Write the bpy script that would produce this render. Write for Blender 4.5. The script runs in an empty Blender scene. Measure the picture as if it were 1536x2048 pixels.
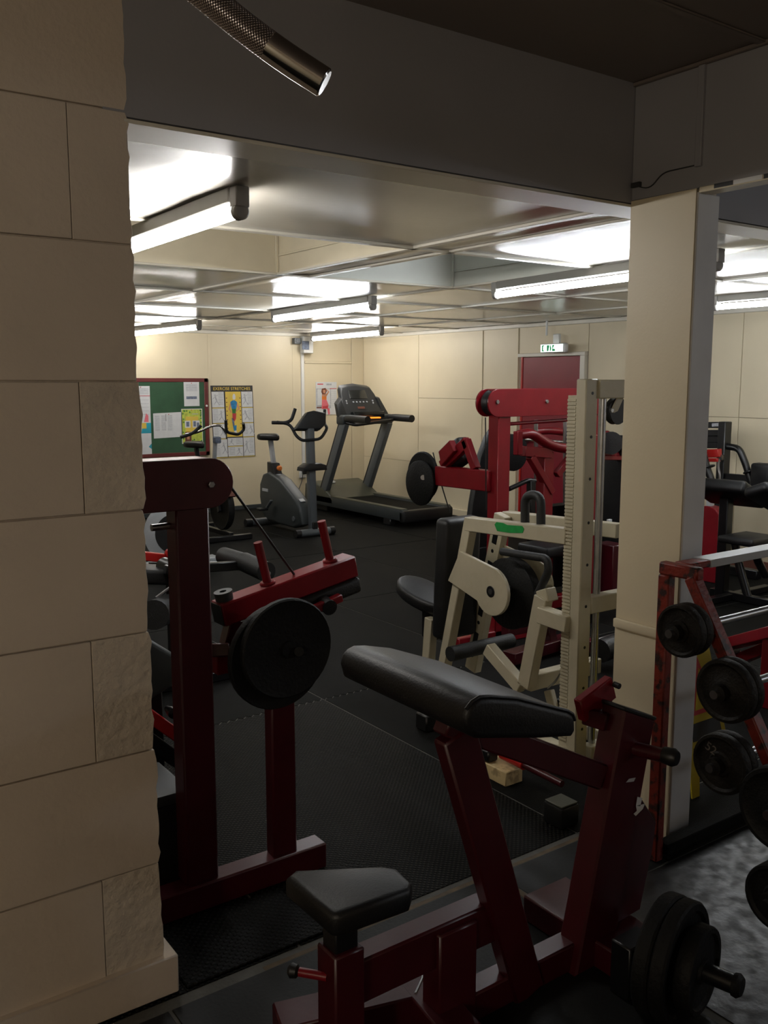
import bpy, bmesh, math, random
from mathutils import Vector as V, Matrix

# ------------------------------------------------------------------ camera, light, exposure
sc = bpy.context.scene
C = sc.collection
cam_d = bpy.data.cameras.new('camera'); cam = bpy.data.objects.new('camera', cam_d); C.objects.link(cam)
cam_d.sensor_fit = 'HORIZONTAL'; cam_d.sensor_width = 36.0
cam_d.lens = 36.0 * 1830.0 / 1536.0
cam_d.clip_start = 0.05
cam.location = (0, 0, 1.7)
cam.rotation_euler = (math.radians(90) - math.atan(259 / 1830), 0, -math.radians(35.6))
sc.camera = cam
w = bpy.data.worlds.new('night'); sc.world = w; w.use_nodes = True
w.node_tree.nodes['Background'].inputs[0].default_value = (0.5, 0.55, 0.7, 1)
w.node_tree.nodes['Background'].inputs[1].default_value = 0.02
sc.view_settings.view_transform = 'Standard'; sc.view_settings.look = 'None'
sc.view_settings.gamma = 1.0; sc.view_settings.use_curve_mapping = False
sc.view_settings.exposure = 0.0
TUBE_POWER = 56.0
# warm fill light added out of view to brighten the block pier and header
ld = bpy.data.lights.new('side_room_fill', 'POINT'); ld.energy = 42.0; ld.color = (1.0, 0.90, 0.77); ld.shadow_soft_size = 0.15
lo = bpy.data.objects.new('side_room_fill', ld); C.objects.link(lo); lo.location = (-2.0, -0.3, 1.9)

# cool fill light added out of view to brighten the column and right-hand header
ld2 = bpy.data.lights.new('side_room_fill', 'POINT'); ld2.energy = 42.0; ld2.color = (0.80, 0.88, 1.0); ld2.shadow_soft_size = 0.15
lo2 = bpy.data.objects.new('side_room_fill', ld2); C.objects.link(lo2); lo2.location = (6.2, -1.2, 2.2)
rnd = random.Random(4)

# ------------------------------------------------------------------ materials
def mat(name, col, rough=0.5, metal=0.0, var=0.10, vscale=6.0, bump=0.0, bscale=60.0, spec=0.5, coat=0.0, stain=None, stain_amt=0.0, stain_scale=3.0, rvar=0.0):
    m = bpy.data.materials.new(name); m.use_nodes = True
    nt = m.node_tree; N = nt.nodes; L = nt.links; b = N['Principled BSDF']
    b.inputs['Roughness'].default_value = rough; b.inputs['Metallic'].default_value = metal
    b.inputs['Specular IOR Level'].default_value = spec
    if coat: b.inputs['Coat Weight'].default_value = coat; b.inputs['Coat Roughness'].default_value = 0.08
    tc = N.new('ShaderNodeTexCoord')
    nz = N.new('ShaderNodeTexNoise'); nz.inputs['Scale'].default_value = vscale; nz.inputs['Detail'].default_value = 6
    L.new(tc.outputs['Object'], nz.inputs['Vector'])
    r = N.new('ShaderNodeValToRGB')
    lo = [max(0, c * (1 - var)) for c in col]; hi = [min(1, c * (1 + var)) for c in col]
    r.color_ramp.elements[0].color = (*lo, 1); r.color_ramp.elements[1].color = (*hi, 1)
    r.color_ramp.elements[0].position = 0.3; r.color_ramp.elements[1].position = 0.7
    L.new(nz.outputs['Fac'], r.inputs['Fac'])
    out = r.outputs['Color']
    if stain:
        n2 = N.new('ShaderNodeTexNoise'); n2.inputs['Scale'].default_value = stain_scale; n2.inputs['Detail'].default_value = 8
        L.new(tc.outputs['Object'], n2.inputs['Vector'])
        r2 = N.new('ShaderNodeValToRGB'); r2.color_ramp.elements[0].position = 0.52; r2.color_ramp.elements[1].position = 0.62
        r2.color_ramp.elements[0].color = (0, 0, 0, 1); r2.color_ramp.elements[1].color = (stain_amt,) * 3 + (1,)
        L.new(n2.outputs['Fac'], r2.inputs['Fac'])
        mx = N.new('ShaderNodeMixRGB'); mx.inputs['Color2'].default_value = (*stain, 1)
        L.new(r2.outputs['Color'], mx.inputs['Fac']); L.new(out, mx.inputs['Color1']); out = mx.outputs['Color']
    L.new(out, b.inputs['Base Color'])
    if bump:
        n3 = N.new('ShaderNodeTexNoise'); n3.inputs['Scale'].default_value = bscale; n3.inputs['Detail'].default_value = 5
        L.new(tc.outputs['Object'], n3.inputs['Vector'])
        bp = N.new('ShaderNodeBump'); bp.inputs['Strength'].default_value = bump; bp.inputs['Distance'].default_value = 0.01
        L.new(n3.outputs['Fac'], bp.inputs['Height']); L.new(bp.outputs['Normal'], b.inputs['Normal'])
    if rvar:
        n4 = N.new('ShaderNodeTexNoise'); n4.inputs['Scale'].default_value = 21; n4.inputs['Detail'].default_value = 9
        L.new(tc.outputs['Object'], n4.inputs['Vector'])
        mr = N.new('ShaderNodeMapRange'); mr.inputs[1].default_value = 0.42; mr.inputs[2].default_value = 0.66; mr.inputs[3].default_value = rough; mr.inputs[4].default_value = rough + rvar
        L.new(n4.outputs['Fac'], mr.inputs[0]); L.new(mr.outputs[0], b.inputs['Roughness'])
    return m
def emit(name, col, s):
    m = bpy.data.materials.new(name); m.use_nodes = True; b = m.node_tree.nodes['Principled BSDF']
    b.inputs['Base Color'].default_value = (*col, 1)
    b.inputs['Emission Color'].default_value = (*col, 1); b.inputs['Emission Strength'].default_value = s
    return m
def grid_mat(name, col, period, rough, amt, bumpd):
    """rubber moulded with rows of small studs"""
    m = mat(name, col, rough, var=0.25, vscale=2.5, spec=0.08)
    nt = m.node_tree; N = nt.nodes; L = nt.links; b = N['Principled BSDF']
    tc = N.new('ShaderNodeTexCoord'); sx = N.new('ShaderNodeSeparateXYZ'); L.new(tc.outputs['Object'], sx.inputs[0])
    outs = []
    for ax in ('X', 'Y'):
        q = N.new('ShaderNodeMath'); q.operation = 'MULTIPLY'; q.inputs[1].default_value = 2 * math.pi / period; L.new(sx.outputs[ax], q.inputs[0])
        s = N.new('ShaderNodeMath'); s.operation = 'SINE'; L.new(q.outputs[0], s.inputs[0]); outs.append(s)
    pr = N.new('ShaderNodeMath'); pr.operation = 'MULTIPLY'; L.new(outs[0].outputs[0], pr.inputs[0]); L.new(outs[1].outputs[0], pr.inputs[1])
    mr = N.new('ShaderNodeMapRange'); mr.inputs[1].default_value = -0.1; mr.inputs[2].default_value = 0.7; L.new(pr.outputs[0], mr.inputs[0])
    src = b.inputs['Base Color'].links[0].from_socket
    mx = N.new('ShaderNodeMixRGB'); mx.blend_type = 'MULTIPLY'; mx.inputs['Fac'].default_value = 1.0
    r = N.new('ShaderNodeValToRGB'); r.color_ramp.elements[0].color = (1 - amt,) * 3 + (1,); r.color_ramp.elements[1].color = (1 + amt,) * 3 + (1,)
    L.new(mr.outputs[0], r.inputs['Fac']); L.new(src, mx.inputs['Color1']); L.new(r.outputs['Color'], mx.inputs['Color2'])
    L.new(mx.outputs['Color'], b.inputs['Base Color'])
    bp = N.new('ShaderNodeBump'); bp.inputs['Strength'].default_value = 0.8; bp.inputs['Distance'].default_value = bumpd
    L.new(mr.outputs[0], bp.inputs['Height']); L.new(bp.outputs['Normal'], b.inputs['Normal'])
    return m

M = {}
M['cream'] = mat('cream wall paint', (0.70, 0.61, 0.43), 0.45, var=0.05, vscale=1.5, bump=0.06, bscale=90)
M['block'] = mat('cream block paint', (0.60, 0.51, 0.41), 0.6, var=0.06, vscale=3, bump=0.2, bscale=55)
M['block_rough'] = mat('cream paint on rough block', (0.58, 0.50, 0.40), 0.65, var=0.08, vscale=8, bump=1.0, bscale=38)
M['joint'] = mat('painted mortar', (0.50, 0.42, 0.33), 0.7, var=0.1, vscale=20, bump=0.4, bscale=90)
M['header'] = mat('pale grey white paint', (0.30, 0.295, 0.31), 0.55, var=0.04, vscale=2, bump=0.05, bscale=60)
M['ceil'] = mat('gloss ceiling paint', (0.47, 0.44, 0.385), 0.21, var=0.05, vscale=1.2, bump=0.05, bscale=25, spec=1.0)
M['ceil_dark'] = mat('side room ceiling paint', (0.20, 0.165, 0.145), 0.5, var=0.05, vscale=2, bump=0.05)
M['strip'] = mat('white gloss cover strip', (0.66, 0.62, 0.53), 0.3, var=0.04)
M['well'] = mat('well lining paint', (0.66, 0.60, 0.46), 0.45, var=0.04)
M['well_white'] = mat('white well lining paint', (0.66, 0.67, 0.62), 0.45, var=0.04)
M['grey_paint'] = mat('grey door frame paint', (0.62, 0.62, 0.62), 0.5, var=0.08, vscale=5)
M['batten'] = mat('grey white batten enamel', (0.22, 0.21, 0.19), 0.5, var=0.05)
M['holder'] = mat('grey lamp holder plastic', (0.30, 0.29, 0.27), 0.5, var=0.05)
M['floor'] = mat('dusty concrete', (0.085, 0.082, 0.072), 0.8, var=0.3, vscale=8, bump=0.3)
M['rubber'] = mat('black rubber mat', (0.0055, 0.0055, 0.005), 0.7, var=0.3, vscale=3, bump=0.4, bscale=220, spec=0.08)
M['stud'] = grid_mat('studded rubber mat', (0.0105, 0.010, 0.0082), 0.021, 0.6, 0.95, 0.006)
M['perf'] = grid_mat('perforated rubber mat', (0.007, 0.007, 0.0065), 0.026, 0.6, 0.6, 0.004)
M['smooth_rubber'] = mat('smooth rubber mat', (0.008, 0.0085, 0.0085), 0.55, var=0.3, vscale=4, bump=0.1, bscale=80, spec=0.25)
M['vinyl'] = mat('worn glossy floor', (0.012, 0.012, 0.0125), 0.33, var=0.4, vscale=7, bump=0.25, bscale=22, spec=0.4, stain=(0.006, 0.006, 0.006), stain_amt=0.9, stain_scale=9, rvar=0.22)
M['woodstrip'] = mat('scuffed timber', (0.09, 0.058, 0.028), 0.7, var=0.5, vscale=14)
M['red'] = mat('red enamel', (0.20, 0.006, 0.012), 0.30, var=0.10, vscale=9, bump=0.03, bscale=50)
M['shadered'] = mat('shade darkened red enamel', (0.055, 0.004, 0.008), 0.33, var=0.12, vscale=9, bump=0.03, bscale=50)  # the red enamel darkened, with shade on the near machines put into the colour
M['brightred'] = mat('bright red enamel', (0.42, 0.012, 0.010), 0.35, var=0.1)
M['rustred'] = mat('chipped red paint', (0.19, 0.018, 0.008), 0.5, var=0.2, vscale=12, bump=0.3, bscale=60, stain=(0.02, 0.012, 0.01), stain_amt=0.95, stain_scale=26)
M['white'] = mat('cream white enamel', (0.46, 0.415, 0.30), 0.35, var=0.06, vscale=7, stain=(0.30, 0.24, 0.14), stain_amt=0.15, stain_scale=14)
M['green'] = mat('green spray paint', (0.01, 0.26, 0.05), 0.5, var=0.25, vscale=20)
M['pad'] = mat('black vinyl upholstery', (0.007, 0.007, 0.0078), 0.46, var=0.2, vscale=10, bump=0.12, bscale=160)
M['foam'] = mat('black foam', (0.010, 0.0105, 0.011), 0.55, var=0.2, vscale=20, bump=0.2, bscale=200)
M['iron'] = mat('black cast iron', (0.006, 0.006, 0.006), 0.6, var=0.3, vscale=14, bump=0.3, bscale=80, spec=0.25)
M['rustiron'] = mat('browned cast iron', (0.009, 0.007, 0.005), 0.6, var=0.5, vscale=11, bump=0.4, bscale=70, spec=0.25)
M['blackplastic'] = mat('black plastic', (0.009, 0.009, 0.0095), 0.45, var=0.15)
M['blackmetal'] = mat('black enamel', (0.007, 0.007, 0.008), 0.32, var=0.15)
M['cap'] = mat('black end cap', (0.009, 0.009, 0.009), 0.4, var=0.1)
M['steel'] = mat('steel', (0.42, 0.42, 0.43), 0.28, 1.0, var=0.1, vscale=20)
M['chrome'] = mat('chrome', (0.36, 0.35, 0.345), 0.12, 1.0, var=0.05)
M['greymetal'] = mat('grey enamel', (0.10, 0.112, 0.12), 0.4, var=0.08)
M['greyplastic'] = mat('grey plastic', (0.036, 0.042, 0.043), 0.48, var=0.1)
M['console'] = mat('charcoal plastic', (0.022, 0.024, 0.026), 0.45, var=0.1)
M['olive'] = mat('grey green plastic', (0.07, 0.073, 0.053), 0.45, var=0.08)
M['silver'] = mat('silver plastic', (0.40, 0.42, 0.44), 0.35, var=0.06)
M['screen'] = mat('dark screen', (0.012, 0.014, 0.014), 0.15, var=0.1)
M['orange'] = mat('orange plastic', (0.75, 0.20, 0.03), 0.4, var=0.1)
M['whiteplastic'] = mat('white plastic', (0.72, 0.72, 0.70), 0.4, var=0.04)
M['paper'] = mat('white paper', (0.66, 0.67, 0.68), 0.75, var=0.04, vscale=20)
M['ink'] = mat('grey print', (0.42, 0.43, 0.46), 0.75, var=0.2, vscale=40)
M['chalk'] = mat('worn pale number paint', (0.11, 0.09, 0.075), 0.7, var=0.4, vscale=60)
M['inkblack'] = mat('black print', (0.03, 0.03, 0.03), 0.6, var=0.2)
M['inkblue'] = mat('blue print', (0.02, 0.20, 0.42), 0.6, var=0.3, vscale=30)
M['inkteal'] = mat('teal print', (0.02, 0.32, 0.42), 0.6, var=0.2)
M['inkyellow'] = mat('yellow print', (0.72, 0.52, 0.08), 0.6, var=0.08)
M['inklime'] = mat('lime print', (0.48, 0.56, 0.08), 0.6, var=0.25, vscale=25)
M['inkgreen'] = mat('dark green print', (0.04, 0.20, 0.04), 0.6, var=0.5, vscale=40)
M['inkred'] = mat('red print', (0.55, 0.05, 0.06), 0.6, var=0.2)
M['inkpink'] = mat('pink print', (0.72, 0.16, 0.20), 0.6, var=0.15)
M['inkskin'] = mat('tan print', (0.60, 0.28, 0.16), 0.6, var=0.2)
M['inkbrown'] = mat('brown print', (0.16, 0.05, 0.03), 0.6, var=0.2)
M['inksteel'] = mat('slate print', (0.14, 0.17, 0.24), 0.6, var=0.4, vscale=60)
M['feltgreen'] = mat('green board felt', (0.028, 0.085, 0.040), 0.8, var=0.15, vscale=6)
M['boardframe'] = mat('dark red board frame', (0.13, 0.022, 0.020), 0.45, var=0.15)
M['signyellow'] = mat('yellow plastic', (0.55, 0.42, 0.02), 0.45, var=0.1)
M['doorred'] = mat('red door paint', (0.22, 0.008, 0.020), 0.4, var=0.08, vscale=3)
M['tube'] = emit('lit tube', (1.0, 0.975, 0.94), TUBE_POWER)
M['tube_cool'] = emit('lit cool white tube', (0.91, 0.955, 1.0), TUBE_POWER)
M['exit_lit'] = emit('lit sign face', (0.85, 1.0, 0.90), 2.2)
M['exit_green'] = emit('lit green', (0.0, 0.30, 0.10), 0.35)
M['led'] = emit('orange display', (1.0, 0.25, 0.02), 1.5)
M['wood'] = mat('bare pale timber', (0.62, 0.48, 0.25), 0.6, var=0.2, vscale=9, stain=(0.15, 0.09, 0.05), stain_amt=0.6, stain_scale=18)
M['rope'] = mat('cable sheath', (0.012, 0.012, 0.012), 0.4)
M['knurl'] = mat('knurled chrome', (0.34, 0.30, 0.29), 0.26, 1.0, var=0.1)
_n = M['knurl'].node_tree; _b = _n.nodes['Principled BSDF']
_tc = _n.nodes.new('ShaderNodeUVMap'); _ws = []
for sgn in (1, -1):
    mp = _n.nodes.new('ShaderNodeMapping'); mp.inputs['Rotation'].default_value = (0, 0, sgn * math.radians(40)); _n.links.new(_tc.outputs[0], mp.inputs['Vector'])
    wv = _n.nodes.new('ShaderNodeTexWave'); wv.inputs['Scale'].default_value = 130.0; _n.links.new(mp.outputs[0], wv.inputs['Vector']); _ws.append(wv)
_mn = _n.nodes.new('ShaderNodeMath'); _mn.operation = 'MULTIPLY'; _n.links.new(_ws[0].outputs['Fac'], _mn.inputs[0]); _n.links.new(_ws[1].outputs['Fac'], _mn.inputs[1])
_bp = _n.nodes.new('ShaderNodeBump'); _bp.inputs['Strength'].default_value = 1.0; _bp.inputs['Distance'].default_value = 0.0016
_n.links.new(_mn.outputs[0], _bp.inputs['Height']); _n.links.new(_bp.outputs[0], _b.inputs['Normal'])

# ------------------------------------------------------------------ mesh helpers
def nb(): return bmesh.new()
def _bev(bm, edges, off, seg=1):
    if off > 0: bmesh.ops.bevel(bm, geom=edges, offset=off, segments=seg, affect='EDGES', profile=0.5)
def _poly(bm, vs, fs):
    v = [bm.verts.new(p) for p in vs]; F = []
    for f in fs: F.append(bm.faces.new([v[i] for i in f]))
    return v, F
CUBE = [(0, 3, 2, 1), (4, 5, 6, 7), (0, 1, 5, 4), (1, 2, 6, 5), (2, 3, 7, 6), (3, 0, 4, 7)]
def box(bm, x0, x1, y0, y1, z0, z1, bev=0.004, seg=1, mi=0):
    v, F = _poly(bm, [(x0, y0, z0), (x1, y0, z0), (x1, y1, z0), (x0, y1, z0), (x0, y0, z1), (x1, y0, z1), (x1, y1, z1), (x0, y1, z1)], CUBE)
    for f in F: f.material_index = mi
    _bev(bm, list({e for f in F for e in f.edges}), bev, seg)
    return bm
def beam(bm, a, b, wd, ht, up=(0, 0, 1), bev=0.004, seg=1, mi=0):
    """rectangular tube from a to b: wd across, ht along the up side"""
    a = V(a); b = V(b); d = (b - a).normalized(); u = V(up)
    s = d.cross(u)
    if s.length < 1e-3: s = d.cross(V((0, 1, 0)))
    s.normalize(); u = s.cross(d).normalized()
    s *= wd / 2; u *= ht / 2
    v, F = _poly(bm, [a - s - u, a + s - u, a + s + u, a - s + u, b - s - u, b + s - u, b + s + u, b - s + u], CUBE)
    for f in F: f.material_index = mi
    bmesh.ops.recalc_face_normals(bm, faces=F)
    _bev(bm, list({e for f in F for e in f.edges}), bev, seg)
    return bm
def prism(bm, pts, off, bev=0.003, seg=1, mi=0):
    """flat outline pts (3-D, coplanar) thickened by the vector off"""
    n = len(pts); off = V(off)
    vs = [V(p) for p in pts] + [V(p) + off for p in pts]
    fs = [tuple(range(n - 1, -1, -1)), tuple(range(n, 2 * n))] + [(i, (i + 1) % n, n + (i + 1) % n, n + i) for i in range(n)]
    v, F = _poly(bm, vs, fs)
    for f in F: f.material_index = mi
    bmesh.ops.recalc_face_normals(bm, faces=F)
    _bev(bm, list({e for f in F[:2] for e in f.edges}), bev, seg)
    return bm
def tube(bm, pts, r, n=12, mi=0, uv=False):
    pts = [V(p) for p in pts]; rs = r if isinstance(r, (list, tuple)) else [r] * len(pts)
    T = []
    for i in range(len(pts)):
        a = pts[max(i - 1, 0)]; b = pts[min(i + 1, len(pts) - 1)]; T.append((b - a).normalized())
    ref = V((0, 0, 1)) if abs(T[0].z) < 0.9 else V((1, 0, 0))
    s = T[0].cross(ref).normalized(); rings = []; L = 0; Ls = []
    for i, p in enumerate(pts):
        if i: L += (p - pts[i - 1]).length
        Ls.append(L)
        s = (s - T[i] * s.dot(T[i])).normalized(); u = T[i].cross(s)
        rings.append([bm.verts.new(p + (s * math.cos(2 * math.pi * k / n) + u * math.sin(2 * math.pi * k / n)) * rs[i]) for k in range(n)])
    F = []
    lay = bm.loops.layers.uv.verify() if uv else None
    for i in range(len(pts) - 1):
        for k in range(n):
            f = bm.faces.new((rings[i][k], rings[i + 1][k], rings[i + 1][(k + 1) % n], rings[i][(k + 1) % n])); F.append(f)
            if uv:
                c = 2 * math.pi * rs[i] / n
                for lp, q in zip(f.loops, ((i, k), (i + 1, k), (i + 1, k + 1), (i, k + 1))): lp[lay].uv = (Ls[q[0]], c * q[1])
    F.append(bm.faces.new(rings[0])); F.append(bm.faces.new(rings[-1][::-1]))
    for f in F: f.material_index = mi
    bmesh.ops.recalc_face_normals(bm, faces=F)
    return bm
def bend(pts, r=0.05, n=5):
    """round the corners of a polyline"""
    P = [V(p) for p in pts]; out = [P[0]]
    for i in range(1, len(P) - 1):
        a, b, c = P[i - 1], P[i], P[i + 1]
        q = min(r, (a - b).length * 0.45, (c - b).length * 0.45)
        p0 = b + (a - b).normalized() * q; p1 = b + (c - b).normalized() * q
        for k in range(n + 1):
            t = k / n; out.append(p0 * (1 - t) ** 2 + b * 2 * t * (1 - t) + p1 * t * t)
    out.append(P[-1]); return out
def lathe(bm, o, axis, prof, n=24, mi=0, sc_u=1.0):
    """prof: (radius, distance along the axis); closed at both ends"""
    o = V(o); ax = V(axis).normalized(); ref = V((0, 0, 1)) if abs(ax.z) < 0.9 else V((1, 0, 0))
    s = ax.cross(ref).normalized(); u = ax.cross(s); rings = []; F = []
    for r, t in prof:
        rings.append([bm.verts.new(o + ax * t + (s * math.cos(2 * math.pi * k / n) + u * math.sin(2 * math.pi * k / n) * sc_u) * max(r, 1e-4)) for k in range(n)])
    for i in range(len(prof) - 1):
        for k in range(n): F.append(bm.faces.new((rings[i][k], rings[i][(k + 1) % n], rings[i + 1][(k + 1) % n], rings[i + 1][k])))
    F.append(bm.faces.new(rings[0][::-1])); F.append(bm.faces.new(rings[-1]))
    for f in F: f.material_index = mi
    bmesh.ops.recalc_face_normals(bm, faces=F)
    return bm
def disc(bm, c, axis, r, t, n=28, bev=0.004, mi=0):
    return lathe(bm, c, axis, [(r - bev, -t / 2), (r, -t / 2 + bev), (r, t / 2 - bev), (r - bev, t / 2)], n, mi)
def obj(name, bm, m, parent=None, label=None, kind=None, angle=38):
    me = bpy.data.meshes.new(name)
    if parent is not None: bmesh.ops.translate(bm, verts=bm.verts, vec=-V(parent['base']))
    for f in bm.faces: f.smooth = True
    bm.to_mesh(me); bm.free()
    me.set_sharp_from_angle(angle=math.radians(angle))
    for k in (m if isinstance(m, (list, tuple)) else [m]): me.materials.append(M[k])
    o = bpy.data.objects.new(name, me); C.objects.link(o)
    if parent is not None:
        o.parent = parent; o['base'] = list(parent['base'])
    else: o['base'] = [0.0, 0.0, 0.0]
    if label: o['label'] = label
    if kind: o['kind'] = kind
    return o
def thing(name, label, cat, base=(0, 0, 0), group=None):
    o = bpy.data.objects.new(name, None); C.objects.link(o); o.location = base; o['base'] = list(base)
    o.empty_display_size = 0.1
    o['label'] = label; o['category'] = cat
    if group: o['group'] = group
    return o
def tag(o, label, cat, group=None):
    o['label'] = label; o['category'] = cat
    if group: o['group'] = group
    return o
def struct(name, bm, m, parent=None): return obj(name, bm, m, parent, kind='structure')
def letters(name, text, size, loc, xdir, ydir, m, parent, depth=0.0006, label=None):
    """flat lettering as a mesh, lying in the plane of xdir and ydir"""
    cu = bpy.data.curves.new(name, 'FONT'); cu.body = text; cu.size = size; cu.align_x = 'CENTER'; cu.align_y = 'CENTER'; cu.extrude = depth
    t = bpy.data.objects.new(name, cu); me = bpy.data.meshes.new_from_object(t)
    bpy.data.objects.remove(t)
    bm = nb(); bm.from_mesh(me); bpy.data.meshes.remove(me)
    x = V(xdir).normalized(); y = V(ydir).normalized(); z = x.cross(y)
    mx = Matrix((x, y, z)).transposed().to_4x4(); mx.translation = V(loc)
    bmesh.ops.transform(bm, matrix=mx, verts=bm.verts)
    return obj(name, bm, m, parent, label)

# ------------------------------------------------------------------ the setting: floor
fl = struct('floor', box(nb(), -2.6, 7.9, -2.2, 11.3, -0.12, -0.0025, 0), 'floor')
GAP = 0.005
def zig(x0, x1, y, amp=0.011, per=0.045):
    n = max(2, int((x1 - x0) / per * 2)); return [(x0 + (x1 - x0) * i / n, y + (amp if i % 2 else -amp)) for i in range(n + 1)]
mx = [-2.37, -1.15, 0.07, 1.29, 2.51, 3.73, 4.95, 6.17, 7.56]
my = [2.24, 4.07, 5.90, 7.73, 9.56, 11.06]
for i in range(len(mx) - 1):
    for j in range(len(my) - 1):
        x0, x1, y0, y1 = mx[i] + GAP, mx[i + 1] - GAP, my[j] + GAP, my[j + 1] - GAP
        bot = [(x0, y0), (x1, y0)]; top = [(x1, y1), (x0, y1)]
        if 1.2 < x0 < 3.6 and j == 0: top = zig(x0, x1, my[1] - GAP)[::-1]
        if 1.2 < x0 < 3.6 and j == 1: bot = zig(x0, x1, my[1] + GAP)
        pts = [(a, b, -0.006) for a, b in bot + top]
        k = 'stud' if (j == 0 and 0 < x0 < 2.4) else 'rubber'
        obj('rubber_mat', prism(nb(), pts, (0, 0, 0.006), 0.0), k, fl)
obj('rubber_mat', box(nb(), 0.93, 1.72, 2.255, 2.56, 0.0005, 0.008, 0.003), 'perf', fl, 'perforated mat at the room edge')
for x0, x1, y0, y1, k in ((-2.5, 0.85, -2.1, 2.20, 'smooth_rubber'), (0.86, 2.030, 0.2, 2.200, 'smooth_rubber'), (0.86, 2.03, -2.1, 0.19, 'smooth_rubber')):
    obj('rubber_mat', box(nb(), x0, x1, y0, y1, -0.006, 0.0, 0.002), k, fl)
obj('timber_strip', box(nb(), 2.034, 2.058, 1.45, 2.13, -0.006, -0.001, 0.001), 'woodstrip', fl)
obj('timber_strip', box(nb(), 1.15, 2.62, 2.203, 2.222, -0.006, -0.002, 0.001), 'woodstrip', fl)
obj('glossy_sheet', box(nb(), 2.062, 7.5, -2.1, 1.90, -0.006, 0.0, 0.001), 'vinyl', fl)
obj('rubber_threshold', box(nb(), 2.62, 7.5, 1.905, 2.01, -0.006, 0.006, 0.003), 'rubber', fl)
obj('rubber_mat', box(nb(), 2.668, 7.5, 2.015, 2.236, -0.006, 0.0, 0.002), 'rubber', fl)
obj('rubber_mat', box(nb(), 2.062, 2.615, 1.905, 2.200, -0.006, 0.0, 0.002), 'smooth_rubber', fl)

# ------------------------------------------------------------------ walls
# block pier on the left, its face in the plane of the header
wl = struct('wall_left', box(nb(), -2.6, 0.862, 2.292, 2.47, 0, 2.76, 0), 'joint')
zs = [0.012, 0.390, 0.718, 1.046, 1.372, 1.703, 2.040, 2.356, 2.69]
for i in range(len(zs) - 1):
    z0, z1 = zs[i] + 0.002, zs[i + 1] - 0.002
    xs = [0.712, 0.13, -0.45, -1.03, -1.61, -2.19, -2.6] if i % 2 == 0 else [0.38, -0.2, -0.78, -1.36, -1.94, -2.6]
    x1 = 0.878 - 0.0075 * (z0 + z1) / 2 + rnd.uniform(-0.003, 0.003)
    xs = [x1] + xs
    for j in range(len(xs) - 1):
        a, b = xs[j + 1] + 0.001, xs[j] - (0.001 if j else 0)
        yf = 2.282 - rnd.uniform(0, 0.0025)
        if j == 0:
            n = 12
            edge = [(b + rnd.uniform(-0.005, 0.003), yf, z0 + (z1 - z0) * k / n) for k in range(n + 1)]
            edge[0] = (b - 0.006, yf, z0); edge[-1] = (b - 0.006, yf, z1)
            bm = prism(nb(), [(a, yf, z0)] + edge + [(a, yf, z1)], (0, 0.19, 0), 0.0015, 1)
        else: bm = box(nb(), a, b, yf, yf + 0.02, z0, z1, 0.0015)
        obj('block', bm, 'block_rough' if (j == 0 and i in (0, 2, 4)) else 'block', wl)
struct('baseboard_left', box(nb(), -2.6, 0.908, 2.258, 2.49, 0, 0.114, 0.004), 'block')
# header over the openings
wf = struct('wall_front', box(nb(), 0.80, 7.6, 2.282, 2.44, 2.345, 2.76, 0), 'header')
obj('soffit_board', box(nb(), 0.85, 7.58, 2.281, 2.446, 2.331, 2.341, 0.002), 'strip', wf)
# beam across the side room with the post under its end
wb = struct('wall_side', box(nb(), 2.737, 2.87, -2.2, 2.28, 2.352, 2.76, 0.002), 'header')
obj('cover_strip', box(nb(), 2.725, 2.739, 1.985, 2.01, 2.42, 2.745, 0.002), 'header', wb)
obj('door_track', box(nb(), 2.730, 2.80, -2.0, 1.99, 2.334, 2.353, 0.003), 'cream', wb)
for y0, y1, k in ((1.86, 1.93, 'inkblack'), (1.755, 1.858, 'whiteplastic'), (1.60, 1.75, 'inkblack')):
    obj('tape_piece', box(nb(), 2.728, 2.731, y0, y1, 2.338, 2.352, 0.0), k, wb)
po = struct('wall_column', box(nb(), 2.741, 2.86, 2.01, 2.28, 0, 2.36, 0.003), 'cream')
obj('facing_panel', box(nb(), 2.737, 2.742, 2.004, 2.282, 0.80, 2.352, 0.001), 'cream', po)
obj('facing_panel', box(nb(), 2.733, 2.742, 2.004, 2.282, 0.0, 0.765, 0.001), 'cream', po)
obj('dado_rail', box(nb(), 2.722, 2.742, 2.002, 2.284, 0.765, 0.80, 0.005, 2), 'cream', po)
obj('frame_board', box(nb(), 2.742, 2.80, 1.998, 2.012, 0, 2.34, 0.002), 'grey_paint', po)
obj('frame_stop', box(nb(), 2.803, 2.868, 2.003, 2.02, 0, 2.34, 0.002), 'grey_paint', po)
obj('wire', tube(nb(), bend([(2.733, 2.281, 2.408), (2.733, 2.196, 2.380), (2.733, 2.144, 2.427), (2.733, 2.008, 2.427)], 0.03), 0.0022, 6), 'inkblack', po)
obj('wire_clip', box(nb(), 2.722, 2.737, 2.235, 2.275, 2.395, 2.412, 0.002), 'inkblack', po)
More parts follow.
